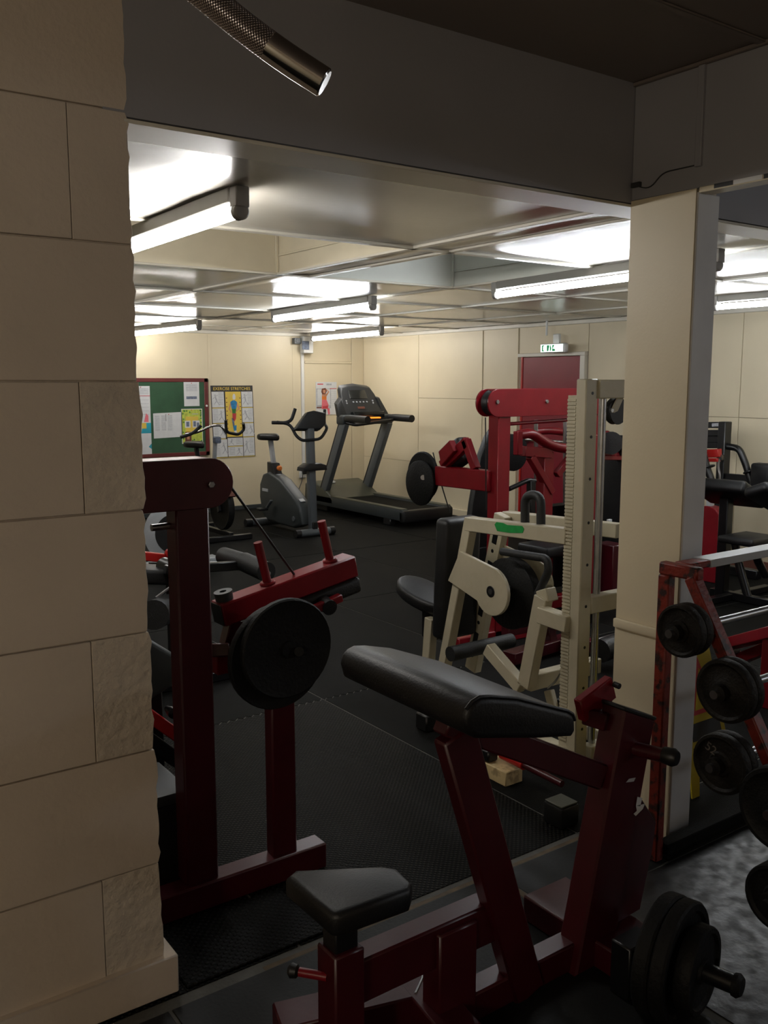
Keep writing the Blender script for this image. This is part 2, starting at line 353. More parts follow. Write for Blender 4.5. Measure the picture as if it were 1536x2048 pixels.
# back wall
wk = struct('wall_back', box(nb(), -2.6, 7.9, 11.112, 11.3, 0, 2.8, 0), 'joint')
xs = [-2.6, -1.0, 0.2, 1.42, 2.68, 3.93, 5.16, 6.40, 6.425]
for a, b in zip(xs[:-1], xs[1:]):
    obj('wall_panel', box(nb(), a + 0.003, b - 0.003, 11.1, 11.114, 0, 2.37, 0.002), 'cream', wk)
obj('wall_panel', box(nb(), 6.43, 6.585, 11.095, 11.114, 0, 2.37, 0.003), 'cream', wk)
obj('wall_panel', box(nb(), 6.59, 7.37, 11.103, 11.114, 0, 1.965, 0.003), 'cream', wk)
obj('wall_panel', box(nb(), 6.59, 7.37, 11.103, 11.114, 1.995, 2.37, 0.003), 'cream', wk)
obj('wall_panel', box(nb(), 7.375, 7.58, 11.095, 11.114, 0, 2.37, 0.003), 'cream', wk)
for x in (5.16, 6.415): obj('cover_strip', box(nb(), x - 0.022, x + 0.022, 11.0955, 11.1, 0, 2.33, 0.002), 'cream', wk)
obj('cover_strip', box(nb(), 6.59, 7.37, 11.092, 11.104, 1.965, 1.995, 0.003), 'cream', wk)
struct('baseboard_back', box(nb(), -2.6, 7.58, 11.07, 11.1, 0, 0.055, 0.004), 'greyplastic')
struct('trim_1', box(nb(), -2.6, 7.58, 11.06, 11.1, 2.325, 2.37, 0.006), 'strip')
# right wall with the exit door
wr = struct('wall_right', box(nb(), 7.592, 7.9, -2.2, 11.3, 0, 2.8, 0), 'joint')
def wp(y0, y1, z0, z1): obj('wall_panel', box(nb(), 7.58, 7.594, y0 + 0.003, y1 - 0.003, z0 + 0.002, z1 - 0.002, 0.002), 'cream', wr)
wp(9.795, 11.1, 0, 0.63); wp(9.795, 11.1, 0.63, 2.37); wp(8.52, 9.795, 0, 1.495); wp(8.52, 9.795, 1.495, 2.37)
wp(7.88, 8.52, 0, 2.37); wp(6.82, 7.88, 2.03, 2.37)
ys = [6.82, 6.20, 4.98, 3.76, 2.54, 1.3, 0.1, -1.1, -2.2]
for a, b in zip(ys[1:], ys[:-1]): wp(a, b, 0, 1.38); wp(a, b, 1.38, 2.37)
for y in (8.52, 7.90): obj('cover_strip', box(nb(), 7.568, 7.58, y - 0.014, y + 0.014, 0, 2.33, 0.002), 'cream', wr)
struct('baseboard_right', box(nb(), 7.555, 7.58, 7.92, 11.07, 0, 0.085, 0.004), 'cream')
struct('baseboard_right', box(nb(), 7.555, 7.58, -2.0, 6.80, 0, 0.085, 0.004), 'inkbrown')
struct('trim_2', box(nb(), 7.54, 7.58, 2.45, 11.06, 2.325, 2.37, 0.006), 'strip')
d1 = struct('door_1', box(nb(), 7.556, 7.590, 6.905, 7.785, 0.01, 1.985, 0.003), 'doorred')
obj('door_edge', box(nb(), 7.548, 7.590, 7.787, 7.815, 0.0, 1.99, 0.002), 'brightred', d1)
obj('door_frame', box(nb(), 7.535, 7.592, 6.83, 7.86, 1.99, 2.03, 0.004), 'strip', d1)
obj('door_frame', box(nb(), 7.535, 7.592, 6.83, 6.90, 0.0, 1.99, 0.004), 'strip', d1)
obj('push_bar', tube(nb(), [(7.49, 7.0, 1.05), (7.49, 7.7, 1.05)], 0.018), 'steel', d1)
for y in (7.0, 7.7): obj('push_bar_bracket', box(nb(), 7.48, 7.556, y - 0.03, y + 0.03, 1.0, 1.1, 0.004), 'steel', d1)
# walls behind and beside the photographer
struct('wall_far_left', box(nb(), -2.8, -2.6, -2.4, 11.3, 0, 2.8, 0), 'cream')
struct('wall_rear', box(nb(), -2.8, 7.9, -2.4, -2.2, 0, 2.8, 0), 'block')

# ------------------------------------------------------------------ ceiling: gloss painted sheets, cover strips, two raised wells
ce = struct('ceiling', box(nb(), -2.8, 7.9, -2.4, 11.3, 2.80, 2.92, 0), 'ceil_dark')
cx = [-2.6, -0.82, 0.40, 1.62, 2.86, 3.09, 4.27, 5.42, 6.62, 7.58]
cy = [2.44, 3.74, 5.12, 6.38, 7.72, 8.95, 10.12, 11.1]
def sag(x0, x1, y0, y1, z, m):
    """one ceiling sheet, slightly bowed between its fixings"""
    bm = nb(); n = 8; d = rnd.uniform(0.002, 0.005); ph = rnd.uniform(0, 6.28); G = []
    for i in range(n + 1):
        row = []
        for j in range(n + 1):
            u, v = i / n, j / n
            h = d * 4 * u * (1 - u) + 0.0022 * math.sin(2 * math.pi * 2 * v + ph) * math.sin(math.pi * u) + 0.0015 * math.sin(2 * math.pi * 1.5 * u + ph)
            row.append(bm.verts.new((x0 + (x1 - x0) * u, y0 + (y1 - y0) * v, z - h)))
        G.append(row)
    for i in range(n):
        for j in range(n): bm.faces.new((G[i][j], G[i][j + 1], G[i + 1][j + 1], G[i + 1][j]))
    fr = list(bm.faces); ret = bmesh.ops.extrude_face_region(bm, geom=fr)
    bmesh.ops.translate(bm, verts=[g for g in ret['geom'] if isinstance(g, bmesh.types.BMVert)], vec=(0, 0, 0.012))
    bmesh.ops.recalc_face_normals(bm, faces=bm.faces)
    return obj('ceiling_panel', bm, m, ce, angle=60)
wells = {(3, 1): 'well', (2, 1): 'well', (5, 1): 'well_white'}
for i in range(len(cx) - 1):
    for j in range(len(cy) - 1):
        if i in (2, 3, 5) and j == 1: continue
        if i == 2 and j == 0: sag(cx[2] + 0.002, cx[4] - 0.002, cy[0] + 0.002, cy[1] - 0.002, 2.372, 'ceil')
        if i in (2, 3) and j == 0: continue
        sag(cx[i] + 0.002, cx[i + 1] - 0.002, cy[j] + 0.002, cy[j + 1] - 0.002, 2.372, 'ceil')
def well(x0, x1, y0, y1, m):
    z0, z1, t = 2.372, 2.78, 0.012
    obj('well_top', box(nb(), x0 - t, x1 + t, y0 - t, y1 + t, z1, z1 + 0.015, 0), m, ce)
    obj('well_side', box(nb(), x0 - t, x0, y0, y1, z0, z1, 0), m, ce)
    obj('well_side', box(nb(), x1, x1 + t, y0, y1, z0, z1, 0), m, ce)
    obj('well_side', box(nb(), x0 - t, x1 + t, y1, y1 + t, z0, z1, 0), m, ce)
    obj('well_side', box(nb(), x0 - t, x1 + t, y0 - t, y0, z0, z1, 0), m, ce)
    for x in (x0 + 0.012, x1 - 0.012): obj('corner_bead', box(nb(), x - 0.010, x + 0.010, y1 - 0.012, y1, z0, z1, 0.003), m, ce)
    obj('inner_rail', box(nb(), x1 - 0.012, x1, y0, y1 - 0.02, 2.47, 2.482, 0.002), m, ce)
well(0.40, 2.86, 3.74, 5.12, 'well')
well(3.09, 4.27, 3.74, 5.12, 'well_white')
def strip(x0, x1, y0, y1, d=0.008): obj('cover_strip', box(nb(), x0, x1, y0, y1, 2.366 - d, 2.372, 0.002), 'strip', ce)
for y in cy[1:-1]:
    strip(-2.6, 7.54, y - 0.022, y + 0.022)
for x in (1.62, 2.86, 4.27, 5.42, 6.62):
    if x in (1.62,): strip(x - 0.02, x + 0.02, 5.15, 11.05); continue
    strip(x - 0.02, x + 0.02, 2.46, 11.05)
strip(3.07, 3.11, 2.46, 5.10)
# lower ceiling sheet over the side room
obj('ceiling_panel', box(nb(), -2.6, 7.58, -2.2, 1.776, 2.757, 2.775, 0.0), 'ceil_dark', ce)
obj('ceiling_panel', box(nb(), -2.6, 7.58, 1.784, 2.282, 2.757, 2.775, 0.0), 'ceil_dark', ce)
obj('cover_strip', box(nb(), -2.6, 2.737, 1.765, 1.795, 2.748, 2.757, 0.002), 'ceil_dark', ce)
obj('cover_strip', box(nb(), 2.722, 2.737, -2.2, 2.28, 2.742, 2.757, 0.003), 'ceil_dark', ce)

# ------------------------------------------------------------------ fluorescent battens
def batten(x, y0, y1, label, skew=0.0, lamp='tube'):
    t = thing('fluorescent_light', label, 'light', (x, y0, 2.36), 'fluorescent battens on the ceiling')
    x1 = x + skew
    def lerp(y): return x + (x1 - x) * (y - y0) / (y1 - y0)
    obj('batten', beam(nb(), (x, y0 + 0.03, 2.338), (x1, y1 - 0.03, 2.338), 0.058, 0.052), 'batten', t)
    for y in (y0, y1):
        h = obj('lamp_holder', box(nb(), lerp(y) - 0.026, lerp(y) + 0.026, y - 0.026, y + 0.026, 2.292, 2.362, 0.004), 'holder', t)
        obj('holder_boss', disc(nb(), (lerp(y), y, 2.280), (0, 1, 0), 0.029, 0.038, 20, 0.006), 'holder', h)
    obj('tube', tube(nb(), [(x, y0 + 0.019, 2.280), (x1, y1 - 0.019, 2.280)], 0.021, 12), lamp, t)
batten(1.49, 2.93, 4.72, 'fluorescent batten nearest the camera, cut off by the block pier', 0.02)
batten(4.10, 2.86, 4.66, 'fluorescent batten running behind the cream column, under the pale ceiling well', 0.16, 'tube_cool')
batten(4.13, 5.92, 7.66, 'long fluorescent batten in the middle of the far ceiling', 0.10, 'tube_cool')
batten(4.19, 9.25, 11.0, 'fluorescent batten at far left, above the notice board', -0.08)
batten(6.42, 9.02, 10.82, 'fluorescent batten in the far corner, above the treadmill', 0.14)
batten(6.30, 2.60, 4.40, 'fluorescent batten seen right of the cream column', 0.02, 'tube_cool')
batten(1.49, 5.92, 7.66, 'fluorescent batten hidden by the block pier', 0.02)  # unseen batten following the ceiling grid, added for its light

# ------------------------------------------------------------------ things on the back wall
YB = 11.1
def rects(name, parent, items, y, label=None):
    """flat print: rectangles and outlines given in wall coordinates (x, z), a hair above the sheet"""
    bm = nb(); mats = []
    for it in items:
        k = it[0]
        if k not in mats: mats.append(k)
        mi = mats.index(k); lift = it[2] if len(it) > 2 else 0.0
        f = bm.faces.new([bm.verts.new((a, y - lift, b)) for a, b in it[1]]); f.material_index = mi
    bmesh.ops.recalc_face_normals(bm, faces=bm.faces)
    for f in bm.faces:
        if f.normal.y > 0: f.normal_flip()
    return obj(name, bm, mats, parent, label)
def R(x0, x1, z0, z1): return [(x0, z0), (x1, z0), (x1, z1), (x0, z1)]
def quad(name, P, t, y, m, parent=None, bev=0.001):
    return obj(name, prism(nb(), [(p[0], y, p[2]) for p in P], (0, -t, 0), bev), m, parent)
# notice board
b = thing('notice_board', 'green notice board in a dark red frame on the far wall', 'notice board', (4.6, YB, 0.76))
bx0, bx1, bz0, bz1 = 3.55, 5.12, 0.76, 1.755
obj('felt', box(nb(), bx0, bx1, 11.075, 11.098, bz0, bz1, 0.002), 'feltgreen', b)
for x0, x1, z0, z1 in ((bx0, bx1, bz1 - 0.05, bz1), (bx0, bx1, bz0, bz0 + 0.05), (bx0, bx0 + 0.05, bz0, bz1), (bx1 - 0.055, bx1, bz0, bz1)):
    obj('frame', box(nb(), x0, x1, 11.070, 11.097, z0, z1, 0.004), 'boardframe', b)
obj('catch', disc(nb(), (bx1 - 0.03, 11.064, 1.40), (0, 1, 0), 0.014, 0.012, 12, 0.003), 'whiteplastic', b)
YP = 11.074
def paper(x0, x1, z0, z1, label, items, m='paper', cat='notice', skew=0.0):
    P = [(x0, 0, z0), (x1, 0, z0 + skew), (x1, 0, z1 + skew), (x0, 0, z1)]
    t = thing('notice', label, cat, (x0, YP, z0), 'papers on the notice board')
    quad('sheet', P, 0.002, YP, m, t, 0.0)
    if items: rects('print', t, items, YP - 0.0028)
    obj('pin', disc(nb(), ((x0 + x1) / 2, YP - 0.005, z1 - 0.015), (0, 1, 0), 0.006, 0.006, 10, 0.002), 'inkred', t)
p0 = (4.783, 11.075, 1.706); p1 = (4.994, 11.075, 1.399)
x0, x1, z1, z0 = p0[0], p1[0], p0[2], p1[2]
paper(x0, x1, z0, z1, 'white notice with a picture strip, upper right on the green board',
      [('ink', R(x0 + 0.03, x1 - 0.03, z1 - 0.03 - 0.013 * k, z1 - 0.036 - 0.013 * k)) for k in range(7)] + [('inksteel', R(x0 + 0.03, x1 - 0.035, z0 + 0.09, z0 + 0.125))])
p0 = (4.363, 11.075, 1.315); p1 = (4.753, 11.075, 1.000)
x0, x1, z1, z0 = p0[0], p1[0] + 0.02, p0[2], p1[2]
paper(x0, x1, z0, z1, 'wide white timetable sheet, lower middle of the green board',
      [('ink', R(x0 + 0.02 + c * 0.085, x0 + 0.08 + c * 0.085, z1 - 0.03 - 0.014 * k, z1 - 0.036 - 0.014 * k)) for c in range(3) for k in range(14)] + [('inkblack', R(x0 + 0.165, x0 + 0.170, z1 - 0.10, z1 - 0.01))], skew=0.012)
p0 = (4.738, 11.075, 1.365); p1 = (5.028, 11.075, 0.919)
x0, x1, z1, z0 = p0[0], p1[0], p0[2], p1[2]
W, Hh = x1 - x0, z1 - z0
def rr(a, b, c, d): return R(x0 + W * a, x0 + W * b, z0 + Hh * c, z0 + Hh * d)
leaf = []
for k in range(22):
    e = rnd.random(); side = k % 4
    cxx, czz = [(0.06 + 0.05 * rnd.random(), e), (0.89 + 0.05 * rnd.random(), e), (e, 0.05 + 0.06 * rnd.random()), (e, 0.9 + 0.05 * rnd.random())][side]
    cxx = min(max(cxx, 0.07), 0.93); czz = min(max(czz, 0.05), 0.95)
    leaf.append(('inkgreen', [(x0 + W * (cxx - 0.04), z0 + Hh * czz), (x0 + W * cxx, z0 + Hh * (czz - 0.03)), (x0 + W * (cxx + 0.04), z0 + Hh * czz), (x0 + W * cxx, z0 + Hh * (czz + 0.035))], 0.0006))
paper(x0, x1, z0, z1, 'yellow and green leaflet with small photographs on the green board',
      [('inklime', rr(0.03, 0.97, 0.02, 0.98)), ('inkyellow', rr(0.2, 0.8, 0.3, 0.78), 0.0003)] + leaf +
      [('paper', rr(0.16, 0.42, 0.46, 0.66), 0.0008), ('paper', rr(0.52, 0.86, 0.46, 0.66), 0.0008), ('inksteel', rr(0.22, 0.36, 0.49, 0.63), 0.0011), ('inksteel', rr(0.56, 0.68, 0.49, 0.64), 0.0011), ('inksteel', rr(0.72, 0.83, 0.48, 0.60), 0.0011),
       ('inkbrown', rr(0.15, 0.45, 0.06, 0.34), 0.0008), ('inkskin', rr(0.24, 0.36, 0.12, 0.30), 0.0011), ('ink', rr(0.5, 0.8, 0.84, 0.86), 0.0008)])
p0 = (4.259, 11.075, 1.657); p1 = (4.330, 11.075, 0.770)
x0, x1, z1, z0 = p0[0] - 0.16, p1[0], p0[2], p1[2]
paper(x0, x1, z0, z1, 'tall white poster with a red line and teal figure, leftmost on the green board',
      [('inkred', R(x0, x1, z1 - 0.125, z1 - 0.118))] + [('ink', R(x0 + 0.02, x1 - 0.02, z1 - 0.03 - 0.02 * k, z1 - 0.038 - 0.02 * k)) for k in range(4)] + [('ink', R(x0 + 0.1, x1 - 0.02, z1 - 0.17 - 0.045 * k, z1 - 0.174 - 0.045 * k)) for k in range(5)] +
      [('inkpink', [(x1 - 0.09, z0 + 0.44), (x1 - 0.03, z0 + 0.44), (x1 - 0.03, z0 + 0.52), (x1 - 0.06, z0 + 0.55)]), ('inkteal', [(x1 - 0.13, z0 + 0.30), (x1, z0 + 0.30), (x1, z0 + 0.43), (x1 - 0.1, z0 + 0.43)]), ('inkyellow', R(x1 - 0.12, x1 - 0.06, z0 + 0.36, z0 + 0.43), 0.0004), ('inkteal', [(x1 - 0.04, z0 + 0.13), (x1, z0 + 0.10), (x1, z0 + 0.17)])])
# stretching chart
A, Bq, Cq, Dq = (5.162, 11.090, 1.661), (5.773, 11.090, 1.660), (5.797, 11.090, 0.720), (5.185, 11.090, 0.709)
ps = thing('stretching_chart', 'exercise stretches chart on the cream wall right of the notice board', 'poster', (A[0], YB, Dq[2]))
YC = 11.0945
x0, x1, z1, z0 = A[0], Bq[0], (A[2] + Bq[2]) / 2, (Cq[2] + Dq[2]) / 2
lean = Cq[0] - Bq[0]
def sk(u, v):  # 0..1 across and up the sheet, which hangs a little askew
    return (x0 + (x1 - x0) * u + lean * (1 - v), z0 + (z1 - z0) * v)
def sr(a, b, c, d): return [sk(a, c), sk(b, c), sk(b, d), sk(a, d)]
quad('sheet', [(sk(0, 0)[0], 0, sk(0, 0)[1]), (sk(1, 0)[0], 0, sk(1, 0)[1]), (sk(1, 1)[0], 0, sk(1, 1)[1]), (sk(0, 1)[0], 0, sk(0, 1)[1])], 0.002, YC, 'inkblack', ps, 0)
it = []
cells = [(0.015, 0.30, 0.70, 0.915), (0.015, 0.30, 0.485, 0.685), (0.015, 0.30, 0.27, 0.47), (0.015, 0.33, 0.01, 0.255), (0.72, 0.985, 0.70, 0.915), (0.72, 0.985, 0.485, 0.685), (0.72, 0.985, 0.285, 0.47), (0.72, 0.985, 0.01, 0.27), (0.345, 0.705, 0.01, 0.145), (0.345, 0.705, 0.16, 0.27)]
for a, b_, c, d in cells:
    it.append(('paper', sr(a, b_, c, d)))
    it.append(('inkyellow', sr(a, b_, c - 0.013, c - 0.004), 0.0003))
    n = int((d - c) / 0.022)
    left = rnd.random() < 0.5
    for k in range(n - 1):
        q0, q1 = (a + 0.02, a + (b_ - a) * 0.45) if left else (a + (b_ - a) * 0.55, b_ - 0.02)
        it.append(('ink', sr(q0, q1, d - 0.02 - 0.022 * k, d - 0.012 - 0.022 * k), 0.0004))
    fx = a + (b_ - a) * (0.72 if left else 0.28); fz = (c + d) / 2; h = (d - c)
    # a little stretching figure: head, trunk, limbs
    it.append(('ink', [sk(fx + 0.022 * math.cos(q * 1.047), fz + h * 0.28 + 0.013 * math.sin(q * 1.047)) for q in range(6)], 0.0006))
    ln = rnd.uniform(-0.05, 0.05)
    for (u0, v0, u1, v1, wd) in ((0, .22, ln, -.08, .016), (0, .18, .07, .30, .008), (0, .18, -.06, .02, .008), (ln, -.08, ln + .06, -.36, .011), (ln, -.08, ln - .06, -.32, .011)):
        it.append(('ink', [sk(fx + u0 - wd, fz + h * v0), sk(fx + u0 + wd, fz + h * v0), sk(fx + u1 + wd, fz + h * v1), sk(fx + u1 - wd, fz + h * v1)], 0.0006))
it.append(('inkyellow', sr(0.335, 0.705, 0.285, 0.915)))
for k in range(9):
    it.append(('inkbrown', sr(0.345, 0.375, 0.34 + 0.06 * k, 0.352 + 0.06 * k), 0.0004)); it.append(('inkbrown', sr(0.665, 0.695, 0.34 + 0.06 * k, 0.352 + 0.06 * k), 0.0004))
def poly(k, pts, l=0.0006): it.append((k, [sk(0.335 + 0.37 * u, 0.285 + 0.63 * v) for u, v in pts], l))
poly('paper', [(0.47, .84), (.55, .82), (.64, .84), (.66, .90), (.60, .95), (.52, .95), (.46, .90)])
poly('inkblue', [(.30, .77), (.45, .81), (.60, .81), (.74, .77), (.70, .66), (.66, .62), (.38, .62), (.34, .68)])
poly('inkskin', [(.30, .77), (.34, .70), (.26, .62), (.36, .55), (.33, .52), (.17, .62)])
poly('inkskin', [(.74, .77), (.70, .70), (.80, .62), (.60, .57), (.62, .54), (.90, .62)])
poly('inkgreen', [(.38, .62), (.66, .62), (.62, .52), (.40, .52)])
poly('inkred', [(.40, .52), (.66, .52), (.62, .40), (.52, .34), (.40, .40)])
poly('inksteel', [(.34, .42), (.48, .40), (.52, .24), (.40, .24)])
poly('inkblue', [(.40, .24), (.64, .26), (.62, .14), (.46, .13)])
poly('paper', [(.48, .13), (.62, .14), (.66, .04), (.46, .03)])
rects('print', ps, it, YC - 0.0026)
c0 = sk(0.5, 0.958)
letters('lettering', 'EXERCISE STRETCHES', 0.056, (c0[0], YC - 0.0032, c0[1] - 0.003), (1, 0, -0.0), (0, 0, 1), 'inkyellow', ps)
# calendar
p0 = (6.767, 11.090, 1.707); p1 = (7.113, 11.090, 1.247)
x0, x1, z1, z0 = p0[0], p1[0], p0[2], p1[2]
W, Hh = x1 - x0, z1 - z0
cl = thing('wall_calendar', 'calendar with a picture of a woman in pink on the wall above the treadmill', 'calendar', (x0, YB, z0))
quad('sheet', [(x0, 0, z0), (x1, 0, z0), (x1, 0, z1), (x0, 0, z1)], 0.006, 11.10, 'paper', cl, 0)
def cp(k, pts, l=0.0006): return (k, [(x0 + W * u, z0 + Hh * v) for u, v in pts], l)
rects('print', cl, [cp('ink', [(0.02, .2), (.72, .2), (.72, .8), (.02, .8)], 0.0001), cp('paper', [(0.06, .3), (.68, .3), (.68, .78), (.06, .78)], 0.0003),
    cp('inkred', [(.66, .79), (.99, .79), (.99, .81), (.66, .81)]), cp('inkred', [(.07, .92), (.35, .92), (.35, .95), (.07, .95)]), cp('ink', [(.5, .9), (.75, .9), (.75, .95), (.5, .95)]),
    cp('inkbrown', [(.28, .80), (.46, .82), (.52, .72), (.44, .62), (.30, .62), (.25, .70)]), cp('inkskin', [(.34, .76), (.45, .76), (.46, .69), (.40, .65), (.34, .68)], 0.0009),
    cp('inkskin', [(.28, .62), (.50, .64), (.50, .44), (.28, .44)]), cp('inkskin', [(.46, .62), (.58, .70), (.48, .76), (.50, .79), (.64, .70), (.50, .56)]), cp('orange', [(.28, .56), (.50, .56), (.50, .46), (.28, .46)], 0.0009),
    cp('inkpink', [(.28, .46), (.50, .46), (.60, .30), (.56, .18), (.26, .18)], 0.0012), cp('inkred', [(.30, .26), (.58, .28), (.56, .18), (.30, .18)], 0.0014), cp('inkpink', [(.52, .20), (.64, .20), (.66, .02), (.58, .0)], 0.0012), cp('inkbrown', [(.02, .2), (.28, .2), (.28, .24), (.02, .24)])]
    + [cp('ink', [(.74, .28 + .06 * k), (.96, .28 + .06 * k), (.96, .285 + .06 * k), (.74, .285 + .06 * k)]) for k in range(8)], 11.0936)
# junction box, isolator, trunking, socket
q = thing('junction_box', 'small grey junction box under the ceiling, left of the isolator', 'electrical box', (6.437, 11.090, 2.223))
obj('box', box(nb(), (6.396, 11.100, 2.304)[0], (6.498, 11.100, 2.225)[0], 11.03, 11.10, (6.395, 11.100, 2.223)[2], (6.396, 11.100, 2.304)[2], 0.006), 'greymetal', q)
obj('lid', disc(nb(), ((6.443, 11.100, 2.265)[0], 11.026, (6.443, 11.100, 2.265)[2]), (0, 1, 0), 0.03, 0.012, 16), 'greymetal', q)
q = thing('isolator_switch', 'white wall isolator with a dark blue door, above the conduit', 'electrical box', (6.578, 11.090, 2.104))
a0, a1 = (6.515, 11.100, 2.327), (6.672, 11.100, 2.099)
obj('case', box(nb(), a0[0], a1[0], 10.99, 11.095, a1[2], a0[2], 0.008), 'whiteplastic', q)
obj('door', box(nb(), (6.489, 10.990, 2.262)[0], (6.599, 10.990, 2.150)[0], 10.982, 10.992, (6.488, 10.990, 2.147)[2], (6.489, 10.990, 2.262)[2], 0.003), 'inksteel', q)
q = obj('conduit', box(nb(), (6.521, 11.100, 2.144)[0], (6.564, 11.100, 2.145)[0], 11.065, 11.094, (6.515, 11.090, 0.497)[2], a1[2] + 0.01, 0.003), 'whiteplastic')
tag(q, 'white conduit running down the far wall from the isolator', 'conduit')
q = thing('wall_socket', 'white wall socket with a black plug, below the conduit', 'socket', (6.513, 11.090, 0.398))
s0, s1 = (6.472, 11.100, 0.520), (6.576, 11.100, 0.373)
obj('plate', box(nb(), s0[0], s1[0], 11.06, 11.094, s1[2], s0[2], 0.006), 'whiteplastic', q)
g = obj('plug', box(nb(), (6.501, 11.080, 0.499)[0], (6.556, 11.080, 0.425)[0], 11.01, 11.06, (6.500, 11.080, 0.428)[2], (6.501, 11.080, 0.506)[2], 0.01, 2), 'blackplastic', q)
obj('cord', tube(nb(), bend([(6.497, 11.020, 0.447), (6.467, 11.000, 0.338), (6.388, 10.950, 0.236), (6.277, 10.900, 0.096), (6.213, 10.850, -0.130)], 0.1), 0.006, 8), 'blackplastic', g)

# exit sign hung in front of the door head
q = thing('exit_sign', 'lit green and white exit sign above the red door', 'sign', (7.45, 7.34, 2.16))
p0 = (7.460, 7.365, 2.124); p1 = (7.460, 6.995, 2.021)
bm = nb(); box(bm, 7.40, 7.47, p1[1], p0[1], p1[2], p0[2], 0.025, 3); obj('case', bm, 'whiteplastic', q)
obj('lit_panel', box(nb(), 7.394, 7.402, p1[1] + 0.03, p0[1] - 0.015, p1[2] + 0.012, p0[2] - 0.012, 0.0), 'exit_lit', q)
yl, zc = p0[1] - 0.035, (p0[2] + p1[2]) / 2
bm = nb()
def gq(pts):
    bm.faces.new([bm.verts.new((7.3925, yl - a, zc + b_)) for a, b_ in pts])
gq([(0.0, -.033), (.02, -.033), (.02, .033), (0, .033)]); gq([(.02, .02), (.055, .033), (.02, .033)]); gq([(.02, -.033), (.055, -.033), (.02, -.02)])
gq([(.075, -.033), (.10, -.033), (.115, .033), (.075, .033)]); gq([(.12, -.033), (.135, -.033), (.145, .0), (.13, .033), (.12, .033)]); gq([(.155, -.033), (.20, -.033), (.20, -.012), (.165, -.005), (.19, .033), (.155, .033)])
obj('pictogram', bm, 'exit_green', q, 'green running figure and arrow')
obj('hanger', box(nb(), 7.42, 7.46, (7.440, 7.106, 2.157)[1], (7.440, 7.195, 2.161)[1], p0[2] - 0.01, (7.440, 7.168, 2.224)[2], 0.006), 'whiteplastic', q)
obj('rod', tube(nb(), [(7.44, 7.31, (7.440, 7.168, 2.224)[2] - 0.01), (7.44, 7.31, 2.372)], 0.012, 8), 'whiteplastic', q)

# ------------------------------------------------------------------ machine 1: red cable lever machine, near left
t = thing('lever_machine', 'red lever machine with a cable, standing beside the block pier', 'gym machine', (1.13, 2.65, 0))
YM = 2.60
obj('post', box(nb(), 1.085, 1.195, YM, YM + 0.08, 0.09, 1.32, 0.006), 'shadered', t)
base = obj('base_beam', box(nb(), 0.55, 1.60, YM - 0.02, YM + 0.06, 0.002, 0.095, 0.006), 'shadered', t)
obj('rear_post', box(nb(), 1.40, 1.492, YM + 0.0, YM + 0.055, 0.09, 0.90, 0.006), 'shadered', t)
def stadium(x0, x1, zc_, r, y, n=14):
    return [(x0, y, zc_ - r)] + [(x1 + r * math.sin(math.pi * k / n), y, zc_ - r * math.cos(math.pi * k / n)) for k in range(n + 1)] + [(x0, y, zc_ + r)]
obj('pulley_plate', prism(nb(), stadium(0.62, 1.197, 1.393, 0.077, YM - 0.012), (0, 0.012, 0), 0.002), 'shadered', t)
obj('pulley_plate', prism(nb(), stadium(0.62, 1.197, 1.393, 0.077, YM + 0.085), (0, 0.012, 0), 0.002), 'shadered', t)
obj('plate_cap', box(nb(), 0.62, 1.197, YM, YM + 0.085, 1.462, 1.470, 0.001), 'red', t)
pl = obj('pulley', lathe(nb(), (1.197, YM + 0.042, 1.39), (0, 1, 0), [(0.072, -0.022), (0.072, -0.016), (0.062, 0), (0.072, 0.016), (0.072, 0.022)], 28), 'blackplastic', t)
obj('bolt', disc(nb(), (1.197, YM - 0.016, 1.389), (0, 1, 0), 0.011, 0.012, 6, 0.002), 'steel', t)
LA = (1.290, 2.780, 0.964); LB = (1.833, 2.780, 1.072)
ldir = (V(LB) - V(LA)).normalized(); lup = V((-ldir.z, 0, ldir.x))
lev = obj('lever_arm', beam(nb(), V(LA) - lup * 0.04, V(LB) - lup * 0.04, 0.085, 0.08, lup, 0.006), 'red', t)
def on_lever(s, h=0.0): return V(LA) + (V(LB) - V(LA)) * s + lup * h
obj('cable', tube(nb(), [(1.282, 2.640, 1.382), on_lever(0.565, 0.0)], 0.0045, 8), 'rope', t)
obj('cable_end', tube(nb(), [(1.269, 2.640, 1.418), (1.278, 2.640, 1.436)], 0.005, 8), 'rope', t)
for s in (0.37, 0.845):
    pg = obj('peg', tube(nb(), [on_lever(s), on_lever(s - 0.01, 0.155)], 0.0155, 14), 'red', lev)
    obj('weld_collar', disc(nb(), on_lever(s, 0.004), lup, 0.028, 0.012, 16, 0.004), 'red', lev)
obj('rest_boss', lathe(nb(), on_lever(0.065, 0.0), lup, [(0.030, 0), (0.032, 0.03), (0.012, 0.03), (0.012, 0.02)], 20), 'greyplastic', lev)
obj('end_cap', beam(nb(), on_lever(-0.004, -0.04), on_lever(0.002, -0.04), 0.08, 0.075, lup, 0.002), 'cap', lev)
obj('thigh_pad', beam(nb(), on_lever(0.50, -0.110), on_lever(1.0, -0.110), 0.10, 0.06, lup, 0.014, 3), 'pad', t)
obj('drop_link', beam(nb(), on_lever(0.10, -0.08), (1.334, 2.780, 0.810), 0.05, 0.05, (0, 1, 0)), 'shadered', t)
obj('cross_arm', beam(nb(), (1.256, 2.740, 0.773), (1.594, 2.740, 0.776), 0.07, 0.075), 'red', t)  # brighter red than the post, to carry the light on its top face
obj('link_shoe', beam(nb(), (1.332, 2.840, 0.779), (1.266, 2.700, 0.824), 0.06, 0.045), 'shadered', t)
obj('roller', tube(nb(), [(1.692, 2.760, 0.922), (1.684, 2.680, 0.910)], 0.028, 18), 'foam', t)
